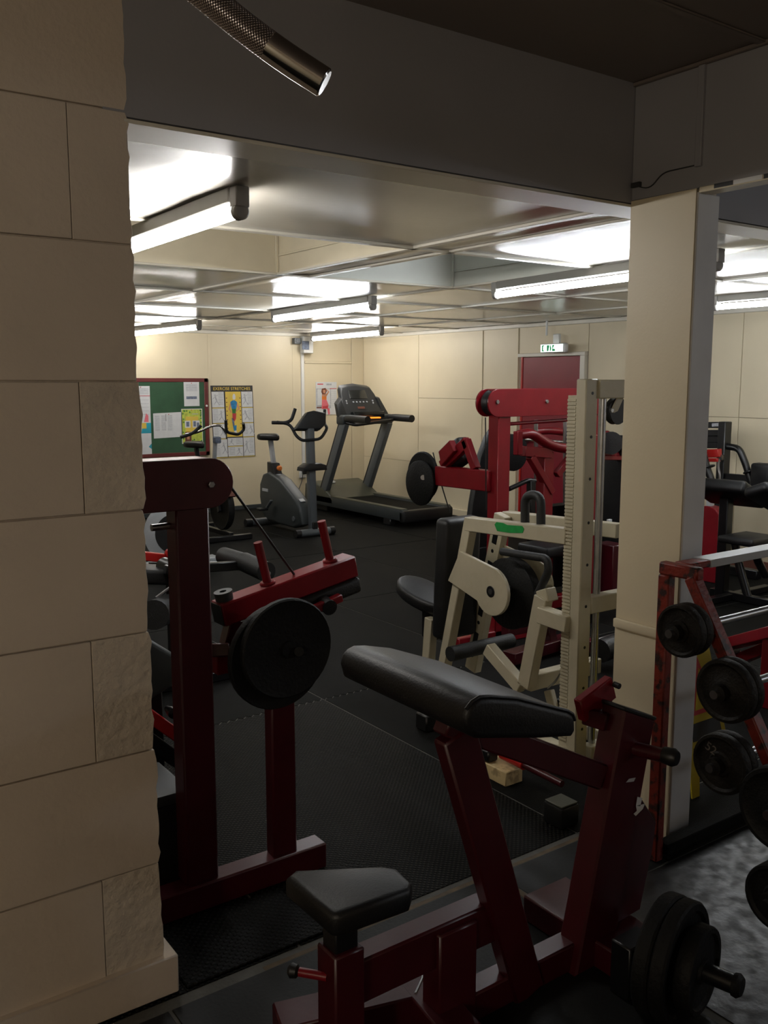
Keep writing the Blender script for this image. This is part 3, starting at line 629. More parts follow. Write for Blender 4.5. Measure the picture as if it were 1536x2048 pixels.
obj('roller', tube(nb(), [(1.555, 2.840, 0.900), (1.557, 2.760, 0.890)], 0.03, 18), 'foam', t)
obj('roller_bracket', beam(nb(), (1.617, 2.700, 0.904), (1.743, 2.700, 0.937), 0.03, 0.03), 'red', t)
obj('side_peg', tube(nb(), [(1.030, 2.660, 1.260), (1.106, 2.660, 1.262)], 0.011, 12), 'steel', t)  # red peg coloured as steel to paint in its white glint
def plate(name, c, r, th, ax, m, label, group=None, base=None):
    """cast plate: rim, dished web, raised hub, bored through"""
    o = thing(name, label, 'weight plate', base or c, group)
    n = 36
    obj('disc', lathe(nb(), c, ax, [(r * 0.12, -th * 0.5), (r * 0.28, -th * 0.5), (r * 0.30, -th * 0.30), (r * 0.82, -th * 0.26), (r * 0.86, -th * 0.5), (r * 0.97, -th * 0.5), (r, -th * 0.36), (r, th * 0.36), (r * 0.97, th * 0.5), (r * 0.86, th * 0.5), (r * 0.82, th * 0.3), (r * 0.3, th * 0.3), (r * 0.28, th * 0.5), (r * 0.12, th * 0.5)], n), m, o)
    return o
d = obj('cam_plate', lathe(nb(), (1.433, 2.610, 0.796), (0, 1, 0.0), [(0.03, -0.016), (0.165, -0.012), (0.176, -0.014), (0.180, -0.008), (0.180, 0.010), (0.05, 0.012)], 40), 'iron', t, 'rear black disc')
d = obj('cam_plate', lathe(nb(), (1.448, 2.575, 0.829), (0, 1, 0.0), [(0.028, -0.022), (0.030, -0.014), (0.155, -0.010), (0.163, -0.014), (0.168, -0.008), (0.168, 0.010), (0.05, 0.012)], 40), 'iron', t, 'front black disc')
obj('pivot_pin', tube(nb(), [(1.471, 2.535, 0.823), (1.602, 2.790, 0.738)], 0.016, 14), 'iron', t)

# ------------------------------------------------------------------ machine 2: red preacher curl bench, foreground
t = thing('preacher_bench', 'deep red preacher curl bench with a wide black arm pad in the foreground', 'exercise bench', (1.4, 1.69, 0))
prof = [(1.262, 0.968), (1.268, 0.990), (1.284, 1.004), (1.306, 1.010), (1.335, 1.006), (1.42, 0.984), (1.59, 0.917), (1.608, 0.905), (1.616, 0.888), (1.618, 0.862), (1.606, 0.848), (1.50, 0.868), (1.30, 0.914), (1.272, 0.932)]
bm = prism(nb(), [(x, 1.455, z) for x, z in prof], (0, 0.515, 0), 0.016, 3)
ap = obj('arm_pad', bm, 'pad', t, angle=50)
obj('piping', tube(nb(), [(x, 1.462, z) for x, z in prof[1:9]], 0.0045, 8), 'pad', ap)
st = [(1.025, 1.845), (1.028, 1.645), (1.045, 1.63), (1.235, 1.62), (1.262, 1.645), (1.272, 1.72), (1.245, 1.752), (1.06, 1.862)]
sp = obj('seat_pad', prism(nb(), [(x, y, 0.44) for x, y in st], (0, 0, 0.062), 0.016, 3), 'pad', t, angle=50)
obj('seat_post', box(nb(), 1.060, 1.125, 1.675, 1.735, 0.33, 0.445, 0.004), 'blackmetal', t)
obj('seat_sleeve', box(nb(), 1.050, 1.135, 1.662, 1.745, 0.0, 0.37, 0.005), 'shadered', t)
pn = obj('adjuster_pin', tube(nb(), [(1.055, 1.705, 0.30), (1.01, 1.76, 0.30)], 0.011, 12), 'red', t)
obj('knob', lathe(nb(), (1.01, 1.76, 0.30), (-0.63, 0.77, 0), [(0.008, 0), (0.016, 0.006), (0.018, 0.02), (0.010, 0.028)], 16), 'blackplastic', pn)
obj('main_beam', box(nb(), 1.10, 1.64, 1.685, 1.755, 0.200, 0.318, 0.006), 'shadered', t)
obj('front_leg', box(nb(), 1.372, 1.500, 1.670, 1.745, 0.0, 0.30, 0.005), 'shadered', t)
obj('pad_leg', beam(nb(), (1.428, 1.690, 0.83), (1.700, 1.690, 0.0), 0.050, 0.108, (1, 0, 0), 0.006), 'shadered', t)
obj('pad_rail', beam(nb(), (1.40, 1.70, 0.865), (1.985, 1.70, 0.565), 0.055, 0.075, (0, 0, 1), 0.005), 'shadered', t)
pp = [(2.034, 1.650, 0.768), (2.174, 1.650, 0.706), (2.020, 1.65, 0.0), (1.862, 1.65, 0.0)]
obj('bar_post', prism(nb(), pp, (0, 0.085, 0), 0.006), 'shadered', t)
obj('post_cap', beam(nb(), V(pp[0]) + V((-0.004, 0.042, 0.004)), V(pp[1]) + V((0.004, 0.042, 0.003)), 0.088, 0.012, (0.35, 0, 1), 0.003), 'cap', t)
obj('rear_brace', prism(nb(), [(2.122, 1.660, 0.489), (2.216, 1.660, 0.367), (2.203, 1.660, 0.281), (2.155, 1.66, 0.10), (2.00, 1.66, 0.09)], (0, 0.065, 0), 0.005), 'shadered', t)
obj('rear_foot', box(nb(), 1.94, 2.135, 1.50, 1.95, 0.0, 0.085, 0.006), 'shadered', t)
obj('base_rail', box(nb(), 1.45, 1.95, 1.675, 1.745, 0.0, 0.085, 0.006), 'shadered', t)
obj('front_foot', beam(nb(), (1.03, 1.915, 0.042), (1.435, 1.800, 0.042), 0.11, 0.082, (0, 0, 1), 0.005), 'shadered', t)
obj('front_foot', beam(nb(), (1.415, 1.815, 0.042), (1.37, 1.45, 0.042), 0.11, 0.083, (0, 0, 1), 0.005), 'shadered', t)
wl2 = obj('weld_seam', tube(nb(), [(1.452, 1.845, 0.084), (1.425, 1.81, 0.085), (1.372, 1.772, 0.084)], 0.004, 6), 'steel', t)
rs = obj('bar_rest', beam(nb(), (1.963, 1.760, 0.747), (2.100, 1.760, 0.795), 0.03, 0.075, (0, 0, 1), 0.004), 'red', t)
obj('rest_pin', tube(nb(), [(2.090, 1.740, 0.809), (2.091, 1.720, 0.807)], 0.009, 10), 'blackplastic', rs)
obj('rest_arm', beam(nb(), (1.996, 1.770, 0.724), (2.019, 1.700, 0.718), 0.03, 0.05), 'shadered', t)
sg = obj('storage_peg', tube(nb(), [(2.09, 1.655, 0.635), (2.12, 1.54, 0.640)], 0.021, 16), 'shadered', t)
obj('peg_cap', lathe(nb(), (2.12, 1.542, 0.64), (0.2, -1, 0), [(0.024, -0.03), (0.027, 0.0), (0.02, 0.012)], 18), 'cap', sg)
q0 = (2.112, 1.648, 0.454); 
bm = nb()
def wq(pts):
    bm.faces.new([bm.verts.new(p) for p in pts])
wq([(2.100, 1.646, 0.487), (2.123, 1.646, 0.477), (2.115, 1.646, 0.454), (2.095, 1.646, 0.460)]); wq([(2.095, 1.646, 0.460), (2.136, 1.646, 0.455), (2.128, 1.646, 0.441), (2.100, 1.646, 0.443)]); wq([(2.100, 1.646, 0.443), (2.128, 1.646, 0.441), (2.096, 1.646, 0.428), (2.085, 1.646, 0.438)])
obj('paint_mark', bm, 'paper', t, 'white scrawled paint mark')
bm = nb(); wq([(2.045, 1.646, 0.546), (2.058, 1.646, 0.554), (2.089, 1.646, 0.550), (2.081, 1.646, 0.540)]); obj('paint_mark', bm, 'ink', t)

# ------------------------------------------------------------------ machine 3: cream white cable machine
XW = 2.95
t = thing('white_cable_machine', 'cream white cable machine with a black plate, standing behind the preacher bench', 'gym machine', (3.0, 2.9, 0))
def wb_(name, a, b, wd=0.05, ht=0.062, m='white', par=None, dx=0.03, up=(0, 0, 1), label=None):
    return obj(name, beam(nb(), V(a) + V((dx, 0, 0)), V(b) + V((dx, 0, 0)), wd, ht, up, 0.004), m, par or t, label)
cy0 = (2.950, 2.690, 0.981)[1]
col = obj('column', box(nb(), XW, XW + 0.075, cy0 - 0.030, cy0 + 0.028, 0.0, 1.715, 0.005), 'white', t)
for v in (1.655, 1.47, 1.29, 1.10, 0.915, 0.73, 0.545, 0.36, 0.17):
    zb = v
    obj('bolt_hole', disc(nb(), (XW + 0.040, cy0 - 0.0305, zb), (0, 1, 0), 0.007, 0.003, 10, 0.001), 'blackmetal', col)
bm = nb()
for k in range(96):
    z = 0.10 + k * 0.016
    box(bm, XW + 0.004, XW + 0.03, cy0 + 0.030, cy0 + 0.078, z, z + 0.010, 0)
box(bm, XW + 0.010, XW + 0.06, cy0 + 0.027, cy0 + 0.080, 0.06, 1.645, 0)
rk = obj('toothed_rack', bm, 'white', t); 
obj('head_beam', box(nb(), XW + 0.07, XW + 0.72, cy0 - 0.042, cy0 + 0.03, 1.632, 1.712, 0.004), 'white', t)
far = obj('column', box(nb(), XW + 0.62, XW + 0.72, cy0 - 0.045, cy0 + 0.03, 0.0, 1.64, 0.005), 'white', t)
obj('guide_rod', tube(nb(), [(3.101, 2.700, 1.646), ((3.101, 2.700, 1.646)[0], 2.70, 0.06)], 0.017, 14), 'steel', t)
bm = nb(); 
for k in range(80):
    z = 0.25 + k * 0.016
    box(bm, XW + 0.52, XW + 0.57, cy0 + 0.03, cy0 + 0.05, z, z + 0.010, 0)
box(bm, XW + 0.525, XW + 0.56, cy0 + 0.0, cy0 + 0.04, 0.2, 1.54, 0)
obj('toothed_rack', bm, 'white', t)
pc = V((3.213, 2.720, 1.575))
pu = obj('pulley', lathe(nb(), pc, (0, 1, 0), [(0.058, -0.018), (0.06, -0.014), (0.048, 0), (0.06, 0.014), (0.058, 0.018)], 28), 'blackplastic', t)
obj('pulley_bracket', prism(nb(), [V((3.145, 2.690, 1.585)), V((3.158, 2.690, 1.568)), V((3.184, 2.690, 1.576)), V((3.227, 2.690, 1.645)), V((3.199, 2.690, 1.667))], (0, -0.006, 0), 0.001), 'white', pu)
obj('pulley_axle', disc(nb(), V((3.131, 2.675, 1.580)), (0, 1, 0), 0.011, 0.012, 6, 0.002), 'steel', pu)
obj('cross_rail', box(nb(), XW + 0.07, XW + 0.63, cy0 - 0.035, cy0 + 0.025, (3.050, 2.603, 0.691)[2] + 0.0, (3.050, 2.606, 0.766)[2], 0.004), 'white', t)
obj('base_rail', box(nb(), XW + 0.10, XW + 0.63, cy0 - 0.035, cy0 + 0.025, 0.0, 0.07, 0.004), 'white', t)
# near side frame
ta, tb_ = (2.950, 3.435, 1.001), (2.950, 2.757, 1.029)
top = wb_('top_beam', ta, tb_, 0.06, 0.070)
wb_('top_beam', V(ta) + V((0.30, 0.05, 0.0)), V(tb_) + V((0.30, -0.03, 0.0)), 0.06, 0.066)
mk = obj('green_mark', prism(nb(), [(2.948, 3.210, 1.027), (2.948, 3.196, 1.041), (2.948, 3.151, 1.042), (2.948, 3.123, 1.036), (2.948, 3.023, 1.044), (2.948, 3.010, 1.032), (2.948, 3.019, 1.012), (2.948, 3.102, 1.001), (2.948, 3.191, 0.998)], (0.004, 0, 0), 0.0), 'green', top, 'patch of green spray paint')
wb_('upright', (2.950, 3.413, 1.024), (2.950, 3.630, 0.142), 0.055, 0.055, up=(0, 1, 0.2))
sl0, sl1 = V((2.950, 3.413, 1.024)) + V((0.27, 0.03, 0)), V((2.950, 3.630, 0.142)) + V((0.27, 0.03, 0))
up2 = obj('slotted_upright', beam(nb(), sl0, sl1, 0.05, 0.085, (0, 1, 0.2), 0.004), 'white', t)
sd = (sl1 - sl0)
for s in (0.12, 0.34, 0.58, 0.80):
    c = sl0 + sd * s
    obj('slot', beam(nb(), c - sd.normalized() * 0.05 + V((-0.0245, 0, 0)), c + sd.normalized() * 0.05 + V((-0.0245, 0, 0)), 0.006, 0.035, (0, 1, 0.2), 0.001), 'blackmetal', up2)
    obj('bolt_hole', disc(nb(), sl0 + sd * (s + 0.1) + V((-0.025, 0, 0)), (1, 0, 0), 0.010, 0.005, 12, 0.001), 'blackmetal', up2)
# plate carrier
cc = V((2.950, 3.207, 0.702)); rr_ = 0.122
up_ = V((2.950, 3.440, 0.864)); lo_ = V((2.950, 3.531, 0.699)); e1 = V((2.950, 3.182, 0.817)); e2 = V((2.950, 3.307, 0.638))
ang0 = math.atan2((e1 - cc).z, (e1 - cc).y); ang1 = math.atan2((e2 - cc).z, (e2 - cc).y)
r_avg = ((e1 - cc).length + (e2 - cc).length) / 2
if ang0 < 0: pass
pts = [up_]
# sweep the round end on the side away from the upright (towards smaller y)
a_s, a_e = ang0, ang1
while a_s < 0: a_s += 2 * math.pi
while a_e < a_s: a_e += 2 * math.pi
n = 18
for k in range(n + 1):
    a = a_s + (a_e - a_s) * k / n
    pts.append(V((XW, cc.y + r_avg * math.cos(a), cc.z + r_avg * math.sin(a))))
pts.append(lo_)
pts = [V((XW - 0.022, p.y, p.z)) for p in pts]
pk = obj('plate_carrier', prism(nb(), pts, (0.020, 0, 0), 0.002), 'white', t)
obj('carrier_hole', disc(nb(), (XW - 0.023, cc.y, cc.z), (1, 0, 0), 0.028, 0.004, 20, 0.001), 'blackmetal', pk)
obj('axle', tube(nb(), [(XW - 0.026, cc.y, cc.z), (XW + 0.30, cc.y, cc.z)], 0.014, 14), 'steel', t)
obj('plate_carrier', prism(nb(), [p + V((0.30, 0, 0)) for p in pts], (0.012, 0, 0), 0.002), 'white', t)
cp_ = (3.090, 3.229, 0.669)
obj('cam_disc', lathe(nb(), cp_, (1, 0, 0), [(0.03, -0.035), (0.17, -0.032), (0.178, -0.026), (0.160, -0.004), (0.160, 0.004), (0.178, 0.026), (0.17, 0.032), (0.03, 0.035)], 44), 'iron', t)
# handles
obj('loop_handle', tube(nb(), bend([(3.010, 3.066, 1.023), (3.010, 3.071, 1.179), (3.010, 2.968, 1.189), (3.010, 2.963, 1.037)], 0.06, 6), 0.021, 14), 'foam', t)
obj('push_handle', tube(nb(), bend([(3.000, 3.210, 0.890), (3.000, 2.910, 0.903), (3.000, 2.896, 0.852), (3.000, 2.962, 0.727)], 0.06, 5), 0.019, 14), 'foam', t)
hs = V((3.000, 2.892, 0.731)); 
obj('handle_socket', beam(nb(), V((3.000, 2.915, 0.760)), V((3.000, 2.891, 0.703)), 0.07, 0.065, (0, 1, 0)), 'white', t)
obj('cross_stub', beam(nb(), (2.950, 2.890, 0.654), (2.950, 2.713, 0.646), 0.06, 0.075), 'white', t)
ja = (2.950, 2.905, 0.729); jb = (2.950, 3.002, 0.278)
wb_('front_leg', ja, jb, 0.055, 0.075, up=(0, 1, 0.15))
ls = V((2.950, 3.272, 0.397)); le = V((2.950, 3.029, 0.260))
wb_('foot_lever', ls, le, 0.055, 0.065)
obj('foot_roller', tube(nb(), [V((2.860, 3.425, 0.350)), V((2.860, 3.425, 0.350)) + V((0.42, 0, 0))], 0.038, 18), 'foam', t)
wb_('lower_rail', V(jb) + V((0.03, 0, 0.015)), V(jb) + V((0.52, 0.0, 0.015)), 0.06, 0.075, dx=0)
obj('tie_link', beam(nb(), (3.100, 2.972, 0.241), (3.100, 2.936, 0.152), 0.03, 0.05, (0, 1, 0)), 'white', t)
ch = obj('chain', tube(nb(), bend([(2.970, 2.776, 0.404), (2.970, 2.806, 0.357), (3.000, 2.883, 0.296)], 0.03), 0.005, 8), 'steel', t)
obj('foot_pulley', lathe(nb(), (3.130, 2.932, 0.152), (1, 0, 0), [(0.05, -0.015), (0.04, 0), (0.05, 0.015)], 22), 'blackplastic', t)
# floor frame
obj('floor_beam', box(nb(), XW - 0.02, XW + 0.05, cy0, 3.80, 0.0, 0.07, 0.004), 'white', t)
obj('floor_beam', box(nb(), XW + 0.28, XW + 0.35, cy0, 3.80, 0.0, 0.07, 0.004), 'white', t)
obj('floor_beam', beam(nb(), (2.66, 2.99, 0.035), (3.0, 2.99, 0.035), 0.07, 0.07), 'white', t)
obj('rubber_foot', box(nb(), 2.66, 2.735, 3.36, 3.45, 0.0, 0.085, 0.008), 'cap', t)
obj('foot_bar', box(nb(), 2.73, 2.95, 3.375, 3.435, 0.01, 0.07, 0.004), 'white', t)
# seat and back pad
obj('seat_post', beam(nb(), V((2.950, 3.740, 0.449)) + V((0.04, 0, 0)), V((2.950, 3.771, 0.103)) + V((0.04, 0, 0)), 0.05, 0.06, (0, 1, 0)), 'white', t)
obj('seat_carrier', beam(nb(), V((3.050, 3.801, 0.485)), V((3.050, 3.799, 0.317)), 0.08, 0.10, (0, 1, 0)), 'blackmetal', t)
s_ = [V((3.070, 4.102, 0.583)), V((3.070, 3.766, 0.498))]
sdir = (s_[1] - s_[0]).normalized(); sn = V((1, 0, 0)).cross(sdir); sn = sn if sn.z > 0 else -sn
out = []
for k in range(24):
    a = 2 * math.pi * k / 24
    out.append(s_[0] + sdir * (0.20 + 0.20 * math.cos(a) * (1.0 if math.cos(a) < 0 else 1.1)) + V((1, 0, 0)) * (0.125 * math.sin(a)))
obj('seat_pad', prism(nb(), [p - sn * 0.035 for p in out], sn * 0.07, 0.022, 3), 'pad', t, angle=60)
b0, b1_ = V((3.070, 3.615, 1.005)), V((3.070, 3.645, 0.358))
obj('back_pad', beam(nb(), b0, b1_, 0.25, 0.10, (0, 1, 0.12), 0.03, 4), 'pad', t, angle=60)

# loose things on the floor under it
q = obj('timber_block', box(nb(), 2.56, 2.66, 2.69, 2.86, 0.0, 0.065, 0.004), 'wood'); tag(q, 'short pale timber block on the black floor under the preacher bench', 'block')
q = thing('clamp_handle', 'red handled steel bar lying across the pale timber block', 'tool', (2.6, 2.6, 0.075))
obj('grip', tube(nb(), [(2.627, 2.784, 0.100), (2.623, 2.645, 0.100)], 0.022, 14), 'brightred', q)
obj('jaw', box(nb(), 2.56, 2.62, 2.80, 2.86, 0.066, 0.12, 0.008), 'blackmetal', q)
obj('bar', tube(nb(), [(2.623, 2.645, 0.100), (2.632, 2.438, 0.090)], 0.015, 12), 'shadered', q)
q = thing('floor_weight', 'black square block on the floor beside the column foot', 'block', (2.52, 2.33, 0))
obj('body', box(nb(), 2.47, 2.57, 2.285, 2.385, 0.0, 0.085, 0.010, 2), 'cap', q)
obj('top_plate', box(nb(), 2.475, 2.565, 2.29, 2.38, 0.085, 0.092, 0.002), 'olive', q)

# ------------------------------------------------------------------ machine 4: red tower with long lever beam
t = thing('red_tower_machine', 'red tower machine with rounded head plate and long side beam, behind the white machine', 'gym machine', (4.0, 4.33, 0))
YT = 4.30
xa, xb = (3.916, 4.300, 0.960)[0], (4.077, 4.300, 0.948)[0]
obj('upright', box(nb(), xa + 0.055, xb, YT, YT + 0.10, 0.0, (3.980, 4.300, 1.503)[2], 0.006), 'red', t)
zc_ = (3.979, 4.300, 1.572)[2]; rz = 0.088
obj('head_plate', prism(nb(), [(2 * (3.957, 4.300, 1.572)[0] - x, y, z) for x, y, z in stadium(2 * (3.957, 4.300, 1.572)[0] - (4.937, 4.300, 1.560)[0], (3.957, 4.300, 1.572)[0], zc_, rz, YT - 0.012)], (0, 0.012, 0), 0.002), 'red', t)
obj('head_plate', prism(nb(), [(2 * (3.957, 4.300, 1.572)[0] - x, y, z) for x, y, z in stadium(2 * (3.957, 4.300, 1.572)[0] - (4.937, 4.300, 1.560)[0], (3.957, 4.300, 1.572)[0], zc_, rz, YT + 0.10)], (0, 0.012, 0), 0.002), 'red', t)
obj('head_web', box(nb(), (3.957, 4.300, 1.572)[0], (4.932, 4.300, 1.560)[0], YT, YT + 0.10, zc_ + 0.070, zc_ + 0.086, 0.001), 'red', t)
obj('pulley', lathe(nb(), ((3.966, 4.300, 1.572)[0] + 0.005, YT + 0.05, zc_), (0, 1, 0), [(0.082, -0.03), (0.072, 0), (0.082, 0.03)], 30), 'blackplastic', t)
for pb in ((3.942, 4.284, 1.579), (4.379, 4.284, 1.577)): obj('bolt', disc(nb(), pb, (0, 1, 0), 0.014, 0.014, 6, 0.002), 'steel', t)
obj('cable', tube(nb(), [(3.858, 4.300, 1.484), (3.875, 4.300, 0.899)], 0.004, 6), 'rope', t)
bx = xa + 0.02
obj('side_beam', beam(nb(), (3.980, 4.359, 1.072), (3.980, 4.905, 1.063), 0.08, 0.135, (0, 0, 1), 0.006), 'red', t)
obj('beam_end', beam(nb(), (3.980, 4.889, 1.064), (3.980, 4.916, 1.062), 0.075, 0.13, (0, 0, 1), 0.002), 'cap', t)
obj('rise_arm', beam(nb(), (3.980, 4.863, 1.132), (3.980, 4.604, 1.310), 0.05, 0.075, (0, 0, 1)), 'red', t)
obj('rise_arm', beam(nb(), (3.980, 4.625, 1.322), (3.980, 4.521, 1.137), 0.05, 0.055, (0, 1, 0)), 'red', t)
obj('roller_pad', beam(nb(), (4.050, 4.821, 1.296), (4.050, 4.739, 1.144), 0.12, 0.20, (0, 1, 0), 0.03, 3), 'pad', t)
obj('pad_shell', prism(nb(), [(3.920, 4.844, 1.235), (3.920, 4.729, 1.316), (3.920, 4.675, 1.249), (3.920, 4.811, 1.139)], (0.05, 0, 0), 0.004), 'red', t)
obj('stop_disc', lathe(nb(), (3.960, 5.059, 1.048), (1, 0, 0), [(0.02, -0.016), (0.165, -0.012), (0.172, -0.006), (0.172, 0.008), (0.03, 0.012)], 40), 'iron', t)
obj('stop_disc', lathe(nb(), (3.920, 5.042, 1.002), (1, 0, 0), [(0.02, -0.016), (0.150, -0.012), (0.158, -0.006), (0.158, 0.008), (0.03, 0.012)], 40), 'iron', t)
obj('disc_axle', tube(nb(), [V((3.900, 4.982, 1.047)), V((4.020, 5.136, 1.027)) ], 0.018, 12), 'steel', t)
obj('tether', tube(nb(), [(3.970, 4.961, 1.219), (3.970, 4.882, 1.034), (3.970, 4.771, 0.820)], 0.0045, 6), 'rope', t)
obj('rear_upright', box(nb(), (4.825, 4.300, 1.239)[0], (4.927, 4.300, 1.235)[0], YT, YT + 0.09, 0.0, zc_, 0.006), 'red', t)
obj('base_rail', box(nb(), xa - 0.25, (4.927, 4.300, 1.235)[0], YT, YT + 0.09, 0.0, 0.09, 0.006), 'red', t)
obj('tie_rod', tube(nb(), [(4.107, 4.350, 1.435), (4.947, 4.350, 1.455)], 0.012, 10), 'red', t)
obj('shroud', prism(nb(), [(4.828, 4.280, 1.343), (4.930, 4.280, 1.340), (4.963, 4.280, 0.670), (4.859, 4.280, 0.680)], (0, 0.02, 0), 0.002), 'red', t)
obj('stack_cover', box(nb(), (5.034, 4.300, 0.553)[0], (5.174, 4.300, 0.538)[0], YT - 0.06, YT + 0.12, 0.15, (5.093, 4.300, 0.554)[2], 0.006), 'shadered', t)
obj('stack_label', box(nb(), (4.948, 4.200, 0.576)[0], (4.980, 4.200, 0.573)[0], 4.215, 4.238, (4.956, 4.200, 0.629)[2], (4.950, 4.200, 0.753)[2], 0.001), 'paper', t)

# ------------------------------------------------------------------ machine 5: red press with curved arms
t = thing('red_press_machine', 'red press machine with bent lever arms, between the red tower and the exit door', 'gym machine', (4.9, 5.0, 0))
YQ = 4.75
obj('press_arm', tube(nb(), bend([(4.583, 4.750, 1.330), (4.702, 4.750, 1.340), (4.898, 4.750, 1.239), (5.165, 4.750, 1.198), (5.707, 4.750, 1.128)], 0.10), 0.036, 14), 'red', t)
obj('press_arm', tube(nb(), bend([(5.033, 5.150, 1.312), (5.295, 5.150, 1.327), (5.524, 5.150, 1.296), (5.987, 5.150, 1.273)], 0.12), 0.030, 14), 'red', t)
obj('arm_end', beam(nb(), (4.554, 4.730, 1.360), (4.558, 4.730, 1.190), 0.05, 0.05, (0, 1, 0)), 'red', t)
obj('arm_link', beam(nb(), (4.645, 4.770, 1.212), (4.921, 4.770, 1.185), 0.06, 0.075), 'red', t)
obj('brace', beam(nb(), (4.717, 4.770, 1.172), (4.942, 4.770, 0.890), 0.05, 0.06, (0, 1, 0)), 'red', t)
obj('brace', beam(nb(), (4.990, 4.770, 1.018), (5.134, 4.770, 1.142), 0.05, 0.05, (0, 1, 0)), 'red', t)
ux = (4.897, 4.750, 0.840)[0]
obj('upright', box(nb(), ux - 0.05, ux + 0.05, YQ, YQ + 0.09, 0.0, (4.884, 4.750, 1.192)[2], 0.006), 'red', t)
ux2 = (5.264, 4.750, 0.812)[0]
obj('upright', box(nb(), ux2 - 0.04, ux2 + 0.14, YQ, YQ + 0.09, 0.0, (5.247, 4.750, 1.195)[2], 0.006), 'red', t)
obj('base_rail', box(nb(), (4.411, 4.750, 0.876)[0], (5.817, 4.750, 0.771)[0], YQ, YQ + 0.09, 0.0, 0.09, 0.006), 'red', t)
obj('guide_rod', tube(nb(), [(4.999, 5.000, 1.418), (5.046, 5.000, -0.028)], 0.016, 12), 'steel', t)
obj('guide_rod', tube(nb(), [(5.314, 5.000, 1.411), (5.370, 5.000, 0.008)], 0.016, 12), 'steel', t)
obj('weight_stack', box(nb(), (4.999, 5.000, 0.416)[0], (5.401, 5.000, 0.372)[0], YQ + 0.20, YQ + 0.32, 0.1, 0.75, 0.004), 'iron', t)
obj('lever_handle', tube(nb(), bend([(4.496, 4.750, 0.948), (4.603, 4.750, 0.977), (4.682, 4.750, 1.001), (4.753, 4.750, 0.990)], 0.06), 0.017, 12), 'blackmetal', t)
obj('handle_post', beam(nb(), (4.713, 4.750, 0.992), (4.726, 4.750, 0.575), 0.05, 0.05, (0, 1, 0)), 'blackmetal', t)
obj('seat_pad', box(nb(), (4.562, 4.750, 0.315)[0], (4.880, 4.750, 0.276)[0], YQ - 0.32, YQ - 0.02, 0.48, 0.56, 0.022, 3), 'pad', t)
obj('seat_stem', box(nb(), (4.673, 4.750, 0.302)[0], (4.755, 4.750, 0.291)[0], YQ - 0.2, YQ + 0.02, 0.05, 0.49, 0.004), 'red', t)
obj('back_pad', beam(nb(), (5.669, 4.800, 1.292), (5.716, 4.800, 0.164), 0.24, 0.09, (1, 0, 0), 0.03, 3), 'pad', t)
obj('pad_roll', tube(nb(), [(5.332, 4.550, 1.255), (5.742, 4.900, 1.221)], 0.085, 22), 'pad', t)
obj('pad_frame', beam(nb(), (5.355, 4.720, 1.135), (5.713, 4.720, 1.114), 0.05, 0.035), 'red', t)
obj('counterweight', lathe(nb(), (4.804, 5.050, 1.177), (0, 1, 0), [(0.02, -0.03), (0.14, -0.025), (0.14, 0.025), (0.02, 0.03)], 28), 'iron', t)
# low red bench frame in front of it
t = thing('red_floor_frame', 'low red bench frame with black end pads on the floor, behind the white column', 'gym machine', (4.0, 3.95, 0))
obj('frame_beam', beam(nb(), (3.710, 3.891, 0.060), (4.368, 3.970, 0.060), 0.10, 0.07), 'shadered', t)  # darker red than the tower, the frame's shade put into its colour
obj('frame_beam', beam(nb(), (4.162, 3.906, 0.060), (4.496, 3.667, 0.060), 0.09, 0.07), 'shadered', t)
obj('slanted_tube', beam(nb(), (3.706, 3.926, 0.220), (4.183, 3.931, 0.220), 0.07, 0.06), 'shadered', t)
obj('support_leg', beam(nb(), (4.105, 3.959, 0.200), (4.130, 3.944, 0.050), 0.06, 0.06, (0, 1, 0)), 'shadered', t)
obj('rubber_foot', beam(nb(), (3.722, 3.947, 0.025), (3.873, 3.965, 0.025), 0.13, 0.05), 'cap', t)
obj('end_pad', tube(nb(), [(4.085, 3.514, 0.130), (4.296, 3.543, 0.130)], 0.07, 16), 'pad', t)
obj('slide_bar', tube(nb(), [(4.142, 3.605, 0.160), (4.448, 3.632, 0.160)], 0.012, 10), 'steel', t)
# dark padded board behind the tower
t = thing('padded_board', 'tall black padded board leaning behind the red tower upright', 'exercise pad', (4.55, 5.2, 0))
bb = [(4.883, 5.250, 1.366), (4.950, 5.250, 0.783), (4.961, 5.250, 0.382), (4.547, 5.250, 0.427), (4.597, 5.250, 0.771), (4.671, 5.250, 1.132), (4.750, 5.250, 1.294), (4.810, 5.250, 1.361)]
obj('board', prism(nb(), bb, (0.0, 0.07, 0.0), 0.02, 2), 'pad', t)
obj('stand', box(nb(), (4.634, 5.250, 0.417)[0], (4.928, 5.250, 0.386)[0], 5.24, 5.33, 0.0, (4.675, 5.250, 0.433)[2], 0.006), 'blackmetal', t)

# ------------------------------------------------------------------ treadmill
t = thing('treadmill', 'grey treadmill with a charcoal console in the far corner', 'treadmill', (6.75, 9.5, 0))
xL, xR, yN, yF = 6.36, 7.12, 8.52, 10.75
obj('deck', box(nb(), xL + 0.09, xR - 0.09, yN + 0.05, yF - 0.45, 0.10, 0.19, 0.01), 'rubber', t)
for a, b_ in ((xL, xL + 0.10), (xR - 0.10, xR)):
    r_ = obj('side_rail', box(nb(), a, b_, yN, yF - 0.2, 0.08, 0.215, 0.015, 2), 'greyplastic', t)
    obj('foot_rail', box(nb(), a + 0.005, b_ - 0.005, yN + 0.02, yF - 0.3, 0.21, 0.225, 0.006, 2), 'olive', r_)
    obj('rear_foot', box(nb(), a + 0.01, b_ - 0.01, yN + 0.25, yN + 0.40, 0.0, 0.085, 0.01), 'blackplastic', r_)
obj('rear_cap', box(nb(), xL, xR, yN - 0.03, yN + 0.07, 0.06, 0.205, 0.025, 3), 'blackplastic', t)
